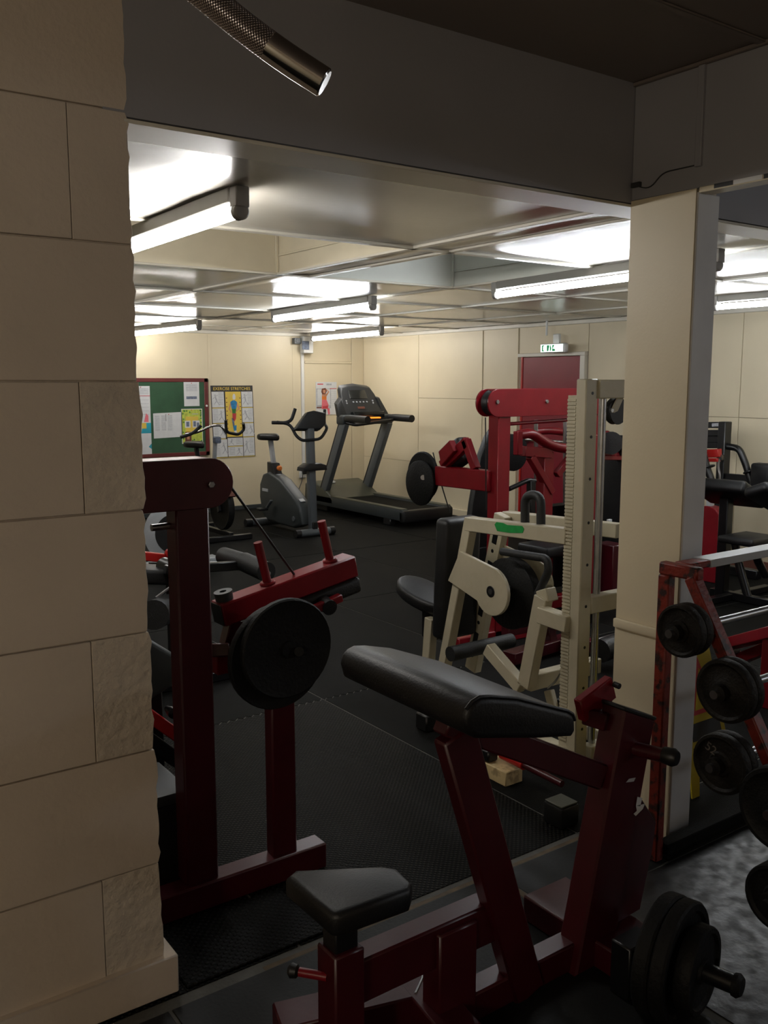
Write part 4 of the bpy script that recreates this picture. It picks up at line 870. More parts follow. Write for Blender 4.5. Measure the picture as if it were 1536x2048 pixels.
obj('front_foot', box(nb(), xL + 0.05, xR - 0.05, yF - 0.5, yF - 0.2, 0.0, 0.1, 0.01), 'blackplastic', t)
hp = [(xL, yF - 0.72, 0.20), (xL, yF - 0.46, 0.33), (xL, yF - 0.22, 0.385), (xL, yF, 0.34), (xL, yF + 0.02, 0.10), (xL, yF - 0.72, 0.10)]
hd = obj('motor_hood', prism(nb(), hp, (xR - xL, 0, 0), 0.03, 3), 'olive', t, angle=60)
obj('badge', disc(nb(), (6.60, yF - 0.33, 0.372), (0.0, -0.25, 1), 0.045, 0.012, 20, 0.003), 'silver', hd)
tops = {}
for a, s in ((xL + 0.04, 'l'), (xR - 0.04, 'r')):
    p0_ = V((a, yF - 0.42, 0.20)); p1_ = V((a, yF - 0.95, 1.20)); tops[s] = p1_
    obj('upright', beam(nb(), p0_, p1_, 0.075, 0.14, (0, 1, 0.3), 0.012, 2), 'greymetal', t)
    obj('upright_edge', beam(nb(), p0_ + V((0, 0.06, 0.02)), p1_ + V((0, 0.06, 0.02)), 0.078, 0.03, (0, 1, 0.3), 0.006), 'blackplastic', t)
    obj('handrail', tube(nb(), bend([p1_ + V((0, 0.02, 0.03)), p1_ + V((0, -0.12, 0.05)), p1_ + V((0, -0.52, 0.045))], 0.06), [0.045] * 2 + [0.047] * 6, 14), 'blackplastic', t)
yc = tops['l'].y
obj('console_arm', box(nb(), xL - 0.02, xR + 0.02, yc - 0.05, yc + 0.12, 1.165, 1.29, 0.03, 3), 'greyplastic', t)
obj('heart_bar', tube(nb(), bend([(xL + 0.03, yc - 0.02, 1.20), (xL + 0.08, yc - 0.18, 1.17), (xR - 0.08, yc - 0.18, 1.22), (xR - 0.03, yc - 0.02, 1.22)], 0.05), 0.022, 12), 'blackplastic', t)
tray = obj('tray', box(nb(), xL + 0.14, xR - 0.14, yc - 0.07, yc + 0.02, 1.25, 1.33, 0.012, 2), 'screen', t)
cb = [(xL + 0.04, yc + 0.02, 1.26), (xR - 0.06, yc + 0.02, 1.28), (xR - 0.14, yc + 0.16, 1.55), (xR - 0.19, yc + 0.20, 1.635), (xL + 0.35, yc + 0.21, 1.662), (xL + 0.13, yc + 0.20, 1.64), (xL + 0.09, yc + 0.17, 1.58)]
con = obj('console', prism(nb(), cb, (0, 0.09, 0.03), 0.018, 3), 'console', t, angle=50)
def on_con(u, v): return V((xL + 0.10 + 0.48 * u, yc + 0.02 + 0.175 * v - 0.004, 1.27 + 0.36 * v))
obj('display', prism(nb(), [on_con(0.22, 0.62), on_con(0.80, 0.62), on_con(0.78, 0.92), on_con(0.24, 0.92)], (0, 0.006, 0.003), 0.001), 'screen', con)
bm = nb()
for k in range(5): disc(bm, on_con(0.30 + 0.11 * k, 0.50), (0, 1, -0.48), 0.012, 0.010, 10, 0.002)
for u in (0.08, 0.94):
    for v in (0.46, 0.54): disc(bm, on_con(u, v), (0, 1, -0.48), 0.012, 0.010, 10, 0.002)
obj('buttons', bm, 'silver', con, 'rows of pale console buttons')
obj('decal_patch', prism(nb(), [on_con(0.40, 0.26), on_con(0.62, 0.26), on_con(0.62, 0.33), on_con(0.40, 0.33)], (0, 0.005, 0.002), 0.0), 'inkbrown', con)
obj('lit_readout', box(nb(), xL + 0.28, xL + 0.48, yc - 0.18, yc - 0.12, 1.245, 1.262, 0.004), 'led', t, 'glowing orange readout')
obj('console_wing', prism(nb(), [(xR - 0.10, yc + 0.03, 1.29), (xR + 0.03, yc + 0.03, 1.24), (xR - 0.10, yc + 0.10, 1.50), (xR - 0.15, yc + 0.10, 1.50)], (0, 0.08, 0.02), 0.012, 2), 'console', t)
obj('console_wing', prism(nb(), [(xL + 0.10, yc + 0.03, 1.29), (xL - 0.02, yc + 0.03, 1.26), (xL - 0.02, yc + 0.08, 1.42), (xL + 0.06, yc + 0.10, 1.50)], (0, 0.08, 0.02), 0.012, 2), 'console', t)

# ------------------------------------------------------------------ upright exercise bike
t = thing('exercise_bike', 'dark grey upright exercise bike beside the treadmill', 'exercise bike', (5.2, 9.1, 0))
XB = 5.22; yFr, yRe = 8.66, 9.72
obj('front_stabiliser', tube(nb(), [(XB - 0.16, yFr, 0.045), (XB + 0.24, yFr, 0.045)], 0.042, 14), 'greymetal', t)
for x in (XB - 0.19, XB + 0.25): obj('end_cap', tube(nb(), [(x - 0.03, yFr, 0.045), (x + 0.03, yFr, 0.045)], 0.045, 14), 'blackplastic', t)
obj('rear_stabiliser', tube(nb(), [(XB - 0.22, yRe, 0.045), (XB + 0.2, yRe, 0.045)], 0.042, 14), 'greymetal', t)
for x in (XB - 0.25, XB + 0.23): obj('end_cap', tube(nb(), [(x - 0.04, yRe, 0.045), (x + 0.04, yRe, 0.045)], 0.045, 14), 'blackplastic', t)
sh = [(9.70, 0.16), (9.75, 0.34), (9.74, 0.50), (9.66, 0.62), (9.52, 0.66), (9.24, 0.585), (8.94, 0.42), (8.80, 0.31), (8.78, 0.12), (8.95, 0.06), (9.55, 0.07)]
body = obj('body_shell', prism(nb(), [(XB - 0.085, y, z) for y, z in sh], (0.17, 0, 0), 0.03, 3), 'greyplastic', t, angle=55)
obj('badge', box(nb(), XB - 0.092, XB - 0.085, 9.52, 9.66, 0.42, 0.455, 0.002), 'silver', body)
obj('top_strip', beam(nb(), (XB, 9.50, 0.664), (XB, 8.86, 0.362), 0.07, 0.02), 'greymetal', body)
obj('hub_cover', disc(nb(), (XB - 0.088, 8.93, 0.17), (1, 0, 0), 0.03, 0.012, 16, 0.003), 'greymetal', body)
cr = obj('crank', beam(nb(), (XB - 0.13, 9.36, 0.34), (XB - 0.14, 9.46, 0.24), 0.02, 0.04, (1, 0, 0)), 'greymetal', t)
obj('pedal', box(nb(), XB - 0.25, XB - 0.14, 9.42, 9.52, 0.215, 0.245, 0.006), 'blackplastic', cr)
obj('crank', beam(nb(), (XB + 0.11, 9.36, 0.34), (XB + 0.12, 9.26, 0.44), 0.02, 0.04, (1, 0, 0)), 'greymetal', t)
obj('seat_clamp', prism(nb(), [(XB - 0.055, 9.40, 0.60), (XB - 0.055, 9.60, 0.64), (XB - 0.055, 9.60, 0.77), (XB - 0.055, 9.48, 0.76)], (0.11, 0, 0), 0.012, 2), 'blackplastic', t)
obj('knob', lathe(nb(), (XB, 9.44, 0.70), (0, -1, 0.15), [(0.012, 0), (0.03, 0.03), (0.032, 0.055), (0.02, 0.065)], 16), 'orange', t, 'orange seat height knob')
obj('seat_post', beam(nb(), (XB, 9.53, 0.74), (XB, 9.60, 1.03), 0.045, 0.055, (0, 1, 0)), 'silver', t)
st = [(-0.02, 9.42), (0.02, 9.42), (0.06, 9.52), (0.12, 9.62), (0.125, 9.70), (0.06, 9.75), (-0.06, 9.75), (-0.125, 9.70), (-0.12, 9.62), (-0.06, 9.52)]
obj('saddle', prism(nb(), [(XB + a, b_, 1.025) for a, b_ in st], (0, 0, 0.075), 0.028, 3), 'blackplastic', t, angle=60)
obj('console_post', beam(nb(), (XB + 0.03, 8.70, 0.05), (XB + 0.0, 8.70, 1.22), 0.085, 0.075, (0, 1, 0), 0.012, 2), 'greymetal', t)
obj('post_boot', box(nb(), XB - 0.005, XB + 0.06, 8.64, 8.70, 0.07, 0.16, 0.006), 'blackplastic', t)
tr = [(XB - 0.13, 0.735), (XB + 0.18, 0.735), (XB + 0.17, 0.79), (XB + 0.10, 0.815), (XB - 0.05, 0.815), (XB - 0.12, 0.775)]
obj('bottle_tray', prism(nb(), [(x, 8.62, z) for x, z in tr], (0, 0.16, 0), 0.015, 2), 'blackplastic', t)
cs = [(XB - 0.20, 1.20), (XB + 0.12, 1.185), (XB + 0.19, 1.24), (XB + 0.20, 1.37), (XB + 0.04, 1.40), (XB - 0.04, 1.385)]
obj('console', prism(nb(), [(x, 8.66, z) for x, z in cs], (0, 0.10, -0.03), 0.02, 3), 'console', t, angle=50)
obj('handlebar', tube(nb(), bend([(XB - 0.32, 8.86, 1.27), (XB - 0.20, 8.78, 1.25), (XB - 0.17, 8.70, 1.12), (XB - 0.12, 8.66, 1.07), (XB + 0.12, 8.66, 1.08), (XB + 0.22, 8.68, 1.20), (XB + 0.24, 8.78, 1.24), (XB + 0.26, 8.80, 1.40)], 0.06), 0.017, 12), 'foam', t)
obj('bull_horn', tube(nb(), bend([(XB - 0.36, 8.90, 1.265), (XB - 0.24, 8.80, 1.262), (XB - 0.17, 8.80, 1.29), (XB - 0.12, 8.80, 1.415)], 0.05), 0.019, 12), 'foam', t)

# ------------------------------------------------------------------ spin bike in front of the notice board
t = thing('spin_bike', 'spin bike with chrome bullhorn handlebars in front of the notice board', 'exercise bike', (4.3, 9.2, 0))
XS = 4.36; yS = 8.93
obj('front_foot', box(nb(), XS - 0.30, XS + 0.24, yS - 0.03, yS + 0.03, 0.0, 0.06, 0.008), 'blackmetal', t)
obj('rear_foot', box(nb(), XS - 0.25, XS + 0.25, yS + 0.95, yS + 1.01, 0.0, 0.06, 0.008), 'blackmetal', t)
obj('base_tube', beam(nb(), (XS, yS, 0.06), (XS, yS + 1.0, 0.06), 0.05, 0.05), 'blackmetal', t)
wh = obj('flywheel', lathe(nb(), (XS, yS + 0.22, 0.34), (1, 0, 0), [(0.03, -0.04), (0.19, -0.02), (0.24, -0.035), (0.25, -0.02), (0.25, 0.02), (0.24, 0.035), (0.19, 0.02), (0.03, 0.04)], 40), 'iron', t)
obj('wheel_guard', prism(nb(), [(XS - 0.05, yS + 0.22 + 0.27 * math.cos(a * 0.22 + 0.2), 0.34 + 0.27 * math.sin(a * 0.22 + 0.2)) for a in range(12)] + [(XS - 0.05, yS + 0.22 + 0.30 * math.cos(a * 0.22 + 0.2), 0.34 + 0.30 * math.sin(a * 0.22 + 0.2)) for a in range(11, -1, -1)], (0.10, 0, 0), 0.004), 'inkbrown', t)
obj('fork', beam(nb(), (XS - 0.06, yS + 0.16, 0.30), (XS - 0.03, yS + 0.42, 0.82), 0.03, 0.05, (0, 1, 0)), 'blackmetal', t)
obj('fork', beam(nb(), (XS + 0.06, yS + 0.16, 0.30), (XS + 0.03, yS + 0.42, 0.82), 0.03, 0.05, (0, 1, 0)), 'blackmetal', t)
obj('main_frame', beam(nb(), (XS, yS + 0.40, 0.78), (XS, yS + 0.95, 0.28), 0.05, 0.07), 'blackmetal', t)
obj('seat_tube', beam(nb(), (XS, yS + 0.62, 0.30), (XS, yS + 0.86, 0.96), 0.04, 0.05, (0, 1, 0)), 'blackmetal', t)
obj('saddle', prism(nb(), [(XS + a * 0.9, b_ - 9.6 + yS + 0.86, 0.96) for a, b_ in st], (0, 0, 0.07), 0.026, 3), 'blackplastic', t, angle=60)
obj('handlebar_post', beam(nb(), (XS, yS + 0.40, 0.78), (XS - 0.0, yS + 0.34, 1.12), 0.035, 0.045, (0, 1, 0)), 'silver', t)
obj('post_clamp', box(nb(), XS - 0.03, XS + 0.04, yS + 0.28, yS + 0.36, 1.04, 1.11, 0.01, 2), 'inksteel', t)
obj('handlebar', tube(nb(), bend([(XS - 0.30, yS + 0.46, 1.14), (XS - 0.16, yS + 0.42, 1.16), (XS - 0.06, yS + 0.36, 1.225), (XS + 0.05, yS + 0.30, 1.24), (XS + 0.10, yS + 0.28, 1.14)], 0.06), 0.013, 10), 'chrome', t)
obj('grip', tube(nb(), bend([(XS + 0.08, yS + 0.24, 1.29), (XS + 0.09, yS + 0.26, 1.16), (XS + 0.26, yS + 0.30, 1.125), (XS + 0.33, yS + 0.30, 1.18), (XS + 0.30, yS + 0.26, 1.25)], 0.05), 0.017, 10), 'foam', t)
obj('grip', tube(nb(), bend([(XS - 0.36, yS + 0.46, 1.11), (XS - 0.24, yS + 0.40, 1.15), (XS - 0.15, yS + 0.38, 1.235)], 0.05), 0.019, 10), 'foam', t)

# ------------------------------------------------------------------ things glimpsed between the pier and the lever machine
t = thing('fan_bike', 'pale grey shrouded exercise bike glimpsed beside the block pier', 'exercise bike', (3.2, 8.0, 0))
fc = V((3.293, 7.900, 0.324)) 
obj('shroud', lathe(nb(), fc, (0.35, 1, 0), [(0.10, -0.05), (0.22, -0.05), (0.29, -0.02), (0.29, 0.02), (0.22, 0.05), (0.10, 0.05)], 36), 'silver', t)
obj('wheel', lathe(nb(), fc, (0.35, 1, 0), [(0.02, -0.055), (0.19, -0.055), (0.19, 0.055), (0.02, 0.055)], 32), 'blackplastic', t)
obj('foot', box(nb(), fc.x - 0.4, fc.x + 0.4, 7.82, 7.98, 0.0, 0.07, 0.01), 'silver', t)
obj('stem', beam(nb(), (fc.x, 7.9, 0.05), (fc.x, 7.92, fc.z), 0.08, 0.06, (0, 1, 0)), 'silver', t)
obj('rail', tube(nb(), [(fc.x - 0.35, 7.70, 0.12), (fc.x + 0.25, 7.5, 0.08)], 0.016, 10), 'steel', t)
t = thing('leg_curl_bench', 'leg curl bench with black foam roller, behind the lever machine', 'exercise bench', (1.9, 4.6, 0))
YL = 4.7
obj('roller', tube(nb(), [(2.288, 4.800, 0.701), (2.300, 4.540, 0.700)], 0.052, 20), 'foam', t)
obj('roller', tube(nb(), [(2.296, 4.550, 0.704), (2.289, 4.280, 0.694)], 0.055, 20), 'foam', t)
obj('roller_axle', tube(nb(), [(2.288, 4.820, 0.700), (2.288, 4.250, 0.691)], 0.012, 10), 'steel', t)
obj('roller_arm', beam(nb(), (1.828, 4.550, 0.715), (2.299, 4.550, 0.687), 0.04, 0.05), 'blackmetal', t)
obj('frame_rail', beam(nb(), (1.833, 5.000, 0.726), (2.230, 5.000, 0.640), 0.05, 0.05), 'brightred', t)
obj('frame_stud', disc(nb(), (2.023, 4.950, 0.721), (0, 1, 0), 0.03, 0.03, 14), 'brightred', t)
obj('bench_pad', beam(nb(), (1.638, 4.700, 0.699), (2.063, 4.700, 0.627), 0.26, 0.08, (0, 0, 1), 0.02, 3), 'pad', t)
lx0 = (1.945, 4.700, 0.647)[0]
obj('frame_leg', box(nb(), lx0 - 0.04, lx0 + 0.03, YL - 0.04, YL + 0.04, 0.0, (1.945, 4.700, 0.619)[2], 0.006), 'blackmetal', t)
obj('frame_leg', box(nb(), lx0 - 0.50, lx0 - 0.44, YL - 0.04, YL + 0.04, 0.0, (1.801, 4.700, 0.638)[2], 0.006), 'blackmetal', t)
obj('base_bar', box(nb(), lx0 - 0.55, lx0 + 0.35, YL - 0.035, YL + 0.035, 0.0, 0.06, 0.006), 'blackmetal', t)
obj('arm_pivot', lathe(nb(), (1.890, 4.550, 0.702), (0, 1, 0), [(0.02, -0.04), (0.05, -0.035), (0.05, 0.16), (0.02, 0.165)], 18), 'blackmetal', t)
obj('knee_roll', tube(nb(), [(1.643, 4.250, 0.561), (1.870, 4.600, 0.495)], 0.075, 18), 'foam', t)
obj('latch', tube(nb(), [(1.715, 4.400, 0.608), (1.806, 4.400, 0.659)], 0.009, 8), 'steel', t)
t = thing('incline_bench', 'glossy black padded bench on a red rail, between the pier and the lever machine', 'exercise bench', (0.95, 3.3, 0))
YI = 3.35
obj('pad', prism(nb(), [(1.217, 3.350, 0.750), (1.380, 3.350, 0.626), (1.376, 3.350, 0.499), (1.204, 3.350, 0.435)], (0, 0.30, 0.0), 0.02, 3), 'greyplastic', t)
obj('red_rail', beam(nb(), (1.244, 3.350, 0.417), (1.406, 3.350, 0.261), 0.06, 0.05), 'brightred', t)
obj('under_rail', beam(nb(), (1.247, 3.370, 0.307), (1.411, 3.370, 0.150), 0.08, 0.06), 'blackmetal', t)
ix = (1.328, 3.350, 0.450)[0]
obj('pad_post', box(nb(), ix - 0.03, ix + 0.03, YI + 0.1, YI + 0.16, 0.0, (1.329, 3.350, 0.491)[2], 0.005), 'blackmetal', t)
obj('foot', box(nb(), ix - 0.06, ix + 0.06, YI + 0.0, YI + 0.3, 0.0, 0.05, 0.005), 'blackmetal', t)
obj('knob', lathe(nb(), (1.333, 3.300, 0.415), (0, -1, 0), [(0.01, -0.05), (0.022, 0), (0.022, 0.02), (0.01, 0.026)], 16), 'blackmetal', t)
q = thing('step_box', 'dark low step box on the floor against the lever machine', 'step', (1.01, 2.84, 0))
obj('top', box(nb(), 0.88, 1.15, 2.705, 2.98, 0.33, 0.37, 0.008, 2), 'console', q)
obj('body', box(nb(), 0.89, 1.14, 2.715, 2.97, 0.0, 0.33, 0.006), 'blackplastic', q)

# ------------------------------------------------------------------ barbell rack and barbells on the right
t = thing('barbell_rack', 'chipped red A-frame barbell rack standing in front of the cream column', 'rack', (2.6, 1.7, 0))
XR_ = 2.57
def end_frame(x):
    obj('back_leg', box(nb(), x, x + 0.040, 1.922, 1.968, 0.0, 1.046, 0.005), 'rustred', t)
    obj('slant_leg', beam(nb(), (x + 0.020, 1.842, 1.055), (x + 0.020, 1.215, 0.0), 0.040, 0.050, (1, 0, 0), 0.005), 'rustred', t)
    obj('top_bar', box(nb(), x, x + 0.040, 1.81, 1.967, 1.046, 1.09, 0.006), 'rustred', t)
    obj('foot_cap', box(nb(), x - 0.004, x + 0.049, 1.18, 1.265, 0.0, 0.03, 0.005), 'cap', t)
    for y, z in ((2.460, 1.794, 0.898)[1:], (2.460, 1.619, 0.744)[1:], (2.460, 1.621, 0.504)[1:], (2.400, 1.384, 0.461)[1:], (2.320, 1.327, 0.238)[1:]):
        obj('bar_hook', beam(nb(), (x + 0.022, y + 0.07, z - 0.034), (x + 0.022, y - 0.03, z - 0.030), 0.03, 0.03), 'blackmetal', t)
end_frame(XR_); end_frame(3.75)
obj('top_rail', box(nb(), XR_ + 0.04, 3.76, 1.865, 1.93, 1.070, 1.092, 0.003), 'rustred', t)
obj('tape', box(nb(), 2.72, 3.40, 1.861, 1.934, 1.067, 1.0945, 0.002), 'silver', t, 'silver tape around the top rail')
obj('low_rail', box(nb(), XR_ + 0.04, 3.76, 1.905, 1.96, 0.02, 0.06, 0.005), 'rubber', t)
def barbell(y, z, r, label, xs=(2.47, 3.93), n=2, num=None, m='rustiron'):
    b_ = thing('barbell', label, 'barbell', (xs[0], y, z), 'fixed barbells on the rack')
    obj('bar', tube(nb(), [(xs[0] - 0.05, y, z), (xs[1] + 0.05, y, z)], 0.014, 14), 'steel', b_)
    for e, s in ((xs[0], 1), (xs[1], -1)):
        for k in range(n):
            x = e + s * (0.018 + 0.036 * k)
            pl_ = obj('plate', lathe(nb(), (x, y, z), (1, 0, 0), [(0.016, -0.016), (0.035, -0.016), (r * 0.42, -0.010), (r * 0.8, -0.010), (r * 0.88, -0.017), (r * 0.97, -0.016), (r, -0.008), (r, 0.008), (r * 0.97, 0.016), (0.016, 0.016)], 36), m, b_)
        obj('collar', lathe(nb(), (e - s * 0.02, y, z), (1, 0, 0), [(0.016, -0.014), (0.028, -0.012), (0.028, 0.012), (0.016, 0.014)], 18), m, b_)
    if num:
        letters('number', num, r * 0.42, (xs[0] - 0.0012, y + r * 0.30, z + r * 0.45), (0, -0.94, -0.34), (0, -0.34, 0.94), 'chalk', b_)
    return b_
b1, b2, b3, b4, b5 = (2.460, 1.794, 0.898), (2.460, 1.619, 0.744), (2.460, 1.621, 0.504), (2.400, 1.384, 0.461), (2.320, 1.327, 0.238)
barbell(b1[1], b1[2], 0.088, 'topmost barbell with small browned plates, under the silver taped rail', xs=(2.46, 3.93))
barbell(b2[1], b2[2], 0.102, 'second barbell from the top of the rack, larger browned plates', xs=(2.46, 3.93))
barbell(b3[1], b3[2], 0.098, 'third barbell down the rack, its plate painted with pale numbers', xs=(2.46, 3.93), num='52')
barbell(b4[1], b4[2], 0.128, 'black barbell end cut by the right edge, between the numbered plate and the floor', xs=(2.40, 3.9), m='iron')
barbell(b5[1], b5[2], 0.098, 'lowest black barbell on the rack, cut by the right edge', xs=(2.32, 3.9), m='iron')
# big plates on a pin near the camera
t = thing('plate_pin', 'short black plate pin with a steel sleeve at the bottom right', 'plate holder', (2.05, 1.30, 0))
PCc = V((2.005, 1.397, 0.130)); ax = V((0.25, -1, 0)).normalized()
obj('sleeve', tube(nb(), [PCc + ax * -0.14, PCc + ax * 0.15], 0.026, 18), 'blackmetal', t)
obj('sleeve_cap', lathe(nb(), PCc + ax * 0.15, ax, [(0.03, -0.012), (0.032, 0.0), (0.024, 0.01)], 18), 'iron', t)
obj('stand', box(nb(), PCc.x - 0.11, PCc.x + 0.0, PCc.y + 0.09, PCc.y + 0.16, 0.0, PCc.z + 0.03, 0.005), 'blackmetal', t)
for k, (rr2, off) in enumerate(((0.168, -0.055), (0.166, -0.010), (0.118, 0.040))):
    plate('weight_plate', PCc + ax * off, rr2, 0.044, ax, 'iron',
          ('large black plate at the back of the floor pin', 'large black plate in the middle of the floor pin', 'smaller black plate at the front of the floor pin')[k], 'plates on the floor pin')

# ------------------------------------------------------------------ wet floor sign
t = thing('wet_floor_sign', 'yellow wet floor sign standing behind the barbell rack', 'sign', (3.2, 2.25, 0))
a0, a1 = V((3.212, 2.250, 0.552)), V((3.311, 2.250, 0.556))
c0_, c1_ = V((3.243, 2.250, 0.015)), V((3.477, 2.250, -0.047))
bl, br = V((3.11, 2.16, 0.0)), V((3.41, 2.16, 0.0)); tl, trr = V((3.17, 2.30, 0.64)), V((3.35, 2.30, 0.64))
def sgn(u, v): return (bl * (1 - u) + br * u) * (1 - v) + (tl * (1 - u) + trr * u) * v
def front(name, pts, m, parent, lift=0.0): return obj(name, prism(nb(), [sgn(u, v) + V((0, -lift, 0)) for u, v in pts], (0, 0.008 if lift == 0 else 0.002, 0), 0.001 if lift == 0 else 0), m, parent)
pf = front('front_panel', [(0, 0), (0.16, 0), (0.22, 0.16), (0.78, 0.16), (0.84, 0), (1, 0), (1, 1), (0, 1)], 'signyellow', t)
front('warning_triangle', [(0.14, 0.50), (0.86, 0.50), (0.5, 0.86)], 'inkred', pf, 0.003)
front('warning_triangle', [(0.24, 0.53), (0.76, 0.53), (0.5, 0.79)], 'signyellow', pf, 0.0045)
front('label_strip', [(0.12, 0.34), (0.88, 0.34), (0.88, 0.45), (0.12, 0.45)], 'inkblack', pf, 0.003)
front('label_strip', [(0.12, 0.20), (0.88, 0.20), (0.88, 0.30), (0.12, 0.30)], 'inkblack', pf, 0.003)
obj('rear_panel', prism(nb(), [(3.11, 2.46, 0), (3.41, 2.46, 0), (3.35, 2.31, 0.64), (3.17, 2.31, 0.64)], (0, 0.008, 0), 0.001), 'signyellow', t)

# ------------------------------------------------------------------ machines seen through the right-hand opening
t = thing('dip_station', 'tall black dip station with padded arms against the right wall', 'gym machine', (7.2, 4.9, 0))
XD = 7.20
pz = (7.200, 4.883, 1.357)
obj('mast', box(nb(), XD - 0.05, XD + 0.05, (7.200, 4.823, 1.107)[1], (7.200, 4.898, 1.103)[1], 0.0, pz[2], 0.006), 'blackmetal', t)
for v0, v1 in (((7.200, 5.145, 1.316), (7.200, 4.912, 1.325)), ((7.200, 5.141, 1.244), (7.200, 4.907, 1.254)), ((7.200, 5.135, 1.134), (7.200, 4.901, 1.147))):
    obj('cross_plate', beam(nb(), v0, v1, 0.04, 0.055), 'blackmetal', t)
obj('back_board', box(nb(), XD - 0.01, XD + 0.02, (7.200, 4.906, 1.236)[1], (7.200, 5.193, 1.223)[1], (7.200, 4.900, 1.134)[2], (7.200, 4.907, 1.245)[2], 0.004), 'blackmetal', t)
obj('worn_decal', beam(nb(), (7.178, 4.978, 1.323), (7.178, 4.907, 1.330), 0.002, 0.03), 'ink', t, 'worn pale decal')
for arm, dc in (([(7.200, 4.825, 1.138), (7.200, 4.710, 1.131), (7.200, 4.633, 0.988), (7.200, 4.542, 0.755)], (7.200, 4.591, 0.934)), ([(6.700, 4.780, 1.216), (6.700, 4.727, 1.134), (6.700, 4.685, 1.010), (6.700, 4.597, 0.827)], (6.700, 4.665, 0.994))):
    obj('dip_arm', tube(nb(), bend(arm, 0.10), 0.030, 12), 'blackmetal', t)
    obj('arm_disc', disc(nb(), dc, (0, 0.4, 1), 0.06, 0.015, 18), 'blackmetal', t)
obj('cross_tube', beam(nb(), (7.200, 4.823, 0.862), (7.200, 4.539, 0.864), 0.05, 0.075), 'blackmetal', t)
obj('back_pad', box(nb(), XD - 0.06, XD + 0.06, (7.200, 4.376, 0.878)[1], (7.200, 4.558, 0.863)[1], (7.200, 4.534, 0.786)[2], (7.200, 4.549, 1.015)[2], 0.025, 3), 'pad', t)
obj('base_frame', box(nb(), XD - 0.04, XD + 0.04, (7.200, 4.549, 0.247)[1] - 0.1, (7.200, 4.949, 0.187)[1], 0.0, 0.08, 0.006), 'blackmetal', t)
obj('cable_hook', tube(nb(), bend([(6.800, 4.631, 1.059), (6.800, 4.637, 0.987), (6.800, 4.614, 0.925), (6.800, 4.620, 0.775)], 0.05), 0.010, 8), 'steel', t)
obj('weight_horn', beam(nb(), (6.800, 4.805, 1.091), (6.800, 4.625, 1.111), 0.06, 0.07), 'brightred', t)
obj('weight_horn', beam(nb(), (6.800, 4.802, 1.039), (6.800, 4.631, 1.051), 0.06, 0.03), 'brightred', t)
obj('horn_stem', beam(nb(), (6.800, 4.632, 1.072), (7.200, 4.869, 1.038), 0.04, 0.05), 'blackmetal', t)
t = thing('black_preacher_bench', 'black curl bench with a wide arm pad, seen right of the cream column', 'exercise bench', (6.5, 4.4, 0))
XK = 6.35
obj('arm_pad', beam(nb(), (6.350, 4.485, 0.840), (6.350, 3.988, 0.849), 0.36, 0.10, (0.5, 0, 1), 0.03, 3), 'pad', t)
obj('arm_pad', beam(nb(), (6.100, 3.829, 0.846), (6.100, 3.644, 0.919), 0.30, 0.08, (0.5, 0, 1), 0.03, 3), 'pad', t)
kx = (6.350, 4.229, 0.386)
obj('pedestal', box(nb(), XK - 0.04, XK + 0.04, kx[1] - 0.03, kx[1] + 0.05, 0.0, (6.350, 4.254, 0.803)[2], 0.006), 'blackmetal', t)
obj('seat_pad', box(nb(), XK - 0.25, XK + 0.12, (6.350, 3.832, 0.541)[1], (6.350, 4.138, 0.499)[1], (6.350, 4.016, 0.485)[2], (6.350, 4.020, 0.543)[2], 0.02, 3), 'pad', t)
obj('seat_leg', tube(nb(), bend([(6.350, 4.144, 0.459), (6.350, 4.099, 0.286), (6.350, 4.006, 0.044)], 0.2), 0.032, 12), 'blackmetal', t)
obj('seat_leg', tube(nb(), bend([(6.350, 3.994, 0.480), (6.350, 3.944, 0.351), (6.850, 4.180, 0.131)], 0.2), 0.032, 12), 'blackmetal', t)
obj('base_rail', beam(nb(), (XK, kx[1] + 0.1, 0.035), (XK, (6.350, 3.806, 0.141)[1], 0.035), 0.06, 0.06), 'blackmetal', t)
obj('base_cross', beam(nb(), (XK - 0.3, 4.15, 0.03), (XK + 0.5, 4.15, 0.03), 0.06, 0.05), 'blackmetal', t)
t = thing('red_cable_post', 'dark red rounded machine housing at the right edge of the cream column', 'gym machine', (6.8, 4.7, 0))
XH = 6.75
hz = (6.750, 4.710, 0.654)
ha, hb = (6.750, 4.572, 0.464)[1], (6.750, 4.823, 0.431)[1]
rad = (hb - ha) / 2
obj('housing', prism(nb(), [(XH, ha, 0.0)] + [(XH, (ha + hb) / 2 - rad * math.cos(math.pi * k / 12), hz[2] - rad * 0.6 + rad * 0.6 * math.sin(math.pi * k / 12)) for k in range(13)] + [(XH, hb, 0.0)], (0.12, 0, 0), 0.006), 'red', t)
obj('bolt', disc(nb(), (6.742, 4.727, 0.531), (1, 0, 0), 0.014, 0.014, 6, 0.002), 'steel', t)
obj('top_fitting', box(nb(), XH + 0.03, XH + 0.09, (6.750, 4.682, 0.687)[1], (6.750, 4.722, 0.683)[1], hz[2] - 0.02, (6.750, 4.714, 0.727)[2], 0.004), 'silver', t)
t = thing('red_low_bench', 'low red bench rail with a black foot, behind the barbells', 'exercise bench', (4.8, 3.0, 0))
XJ = 4.6
obj('rail', beam(nb(), (4.600, 3.031, 0.194), (4.300, 2.522, 0.440), 0.10, 0.06), 'red', t)
obj('rail', beam(nb(), (4.600, 2.930, 0.135), (4.500, 2.636, 0.319), 0.06, 0.06), 'red', t)
jx = (4.600, 2.990, 0.174)
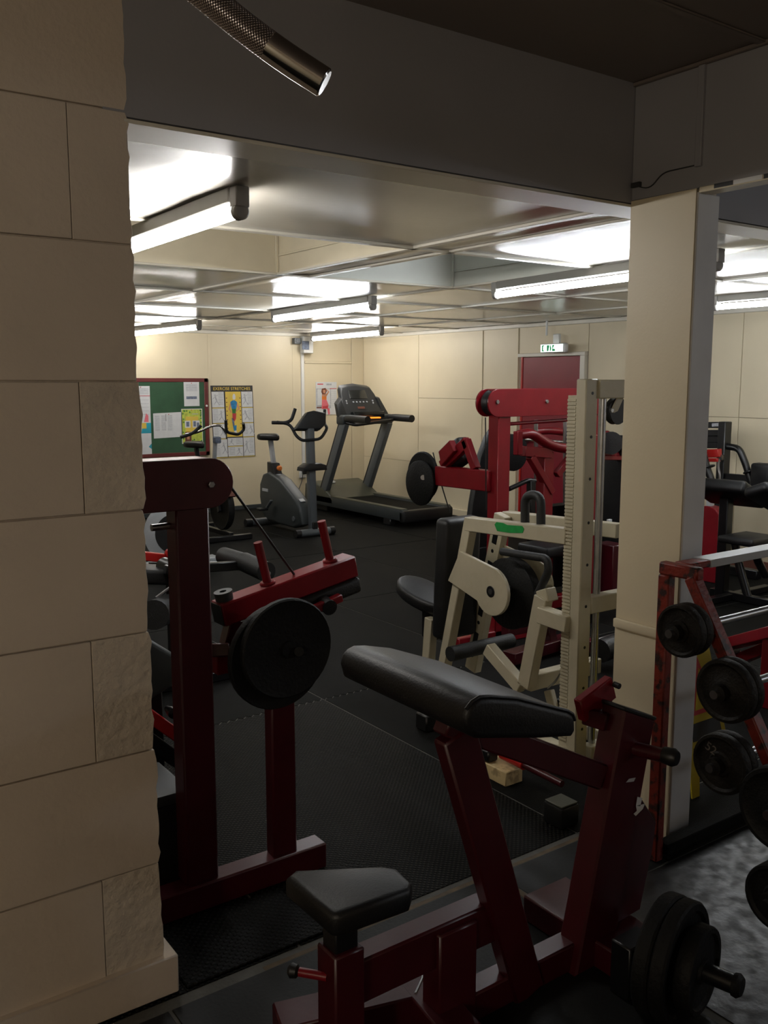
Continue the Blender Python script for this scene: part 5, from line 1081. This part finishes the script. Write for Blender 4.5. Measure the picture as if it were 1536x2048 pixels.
obj('socket', tube(nb(), [V(jx) + V((-0.06, 0, 0)), V(jx) + V((0.02, 0, 0))], 0.045, 16), 'blackmetal', t)
obj('leg', box(nb(), XJ - 0.03, XJ + 0.04, jx[1] - 0.04, jx[1] + 0.03, 0.0, jx[2], 0.005), 'red', t)
obj('leg', box(nb(), XJ - 0.28, XJ - 0.21, (4.350, 2.592, 0.395)[1] - 0.03, (4.350, 2.592, 0.395)[1] + 0.04, 0.0, (4.350, 2.592, 0.395)[2], 0.005), 'red', t)

# ------------------------------------------------------------------ chrome pulldown bar hanging at the top of the view
t = thing('pulldown_bar', 'knurled chrome pulldown bar hanging close to the camera, top of view', 'handle bar', (0.298, 0.980, 2.136))
pth = [(0.508, 0.812, 1.994), (0.475, 0.834, 2.018), (0.440, 0.857, 2.047), (0.408, 0.882, 2.080), (0.376, 0.921, 2.114), (0.341, 0.962, 2.138), (0.292, 1.026, 2.160), (0.155, 1.219, 2.203)]
P_ = bend(pth, 0.06, 6)
def along(P, f0, f1):
    L = [0.0]
    for i in range(1, len(P)): L.append(L[-1] + (P[i] - P[i - 1]).length)
    out = []; T = L[-1]
    n = 14
    for k in range(n + 1):
        s = T * (f0 + (f1 - f0) * k / n)
        for i in range(1, len(P)):
            if L[i] >= s - 1e-9:
                u = (s - L[i - 1]) / max(1e-9, L[i] - L[i - 1]); out.append(P[i - 1].lerp(P[i], u)); break
    return out
RB = 0.0145
end = along(P_, 0.0, 0.105)
obj('end_sleeve', tube(nb(), [end[0] + (end[0] - end[1]).normalized() * 0.0015] + end, [RB - 0.002] + [RB] * len(end), 28), 'chrome', t, angle=22)
obj('knurled_grip', tube(nb(), along(P_, 0.105, 0.45), RB * 1.0, 40, uv=True), 'knurl', t)
obj('bar', tube(nb(), along(P_, 0.45, 1.0), RB * 0.98, 24), 'chrome', t)
mid = P_[-1]
obj('eyelet', tube(nb(), [mid, mid + V((0, 0, 0.05))], 0.01, 10), 'chrome', t)
obj('cable', tube(nb(), [mid + V((0, 0, 0.05)), V((mid.x, mid.y, 2.755))], 0.003, 8), 'steel', t)
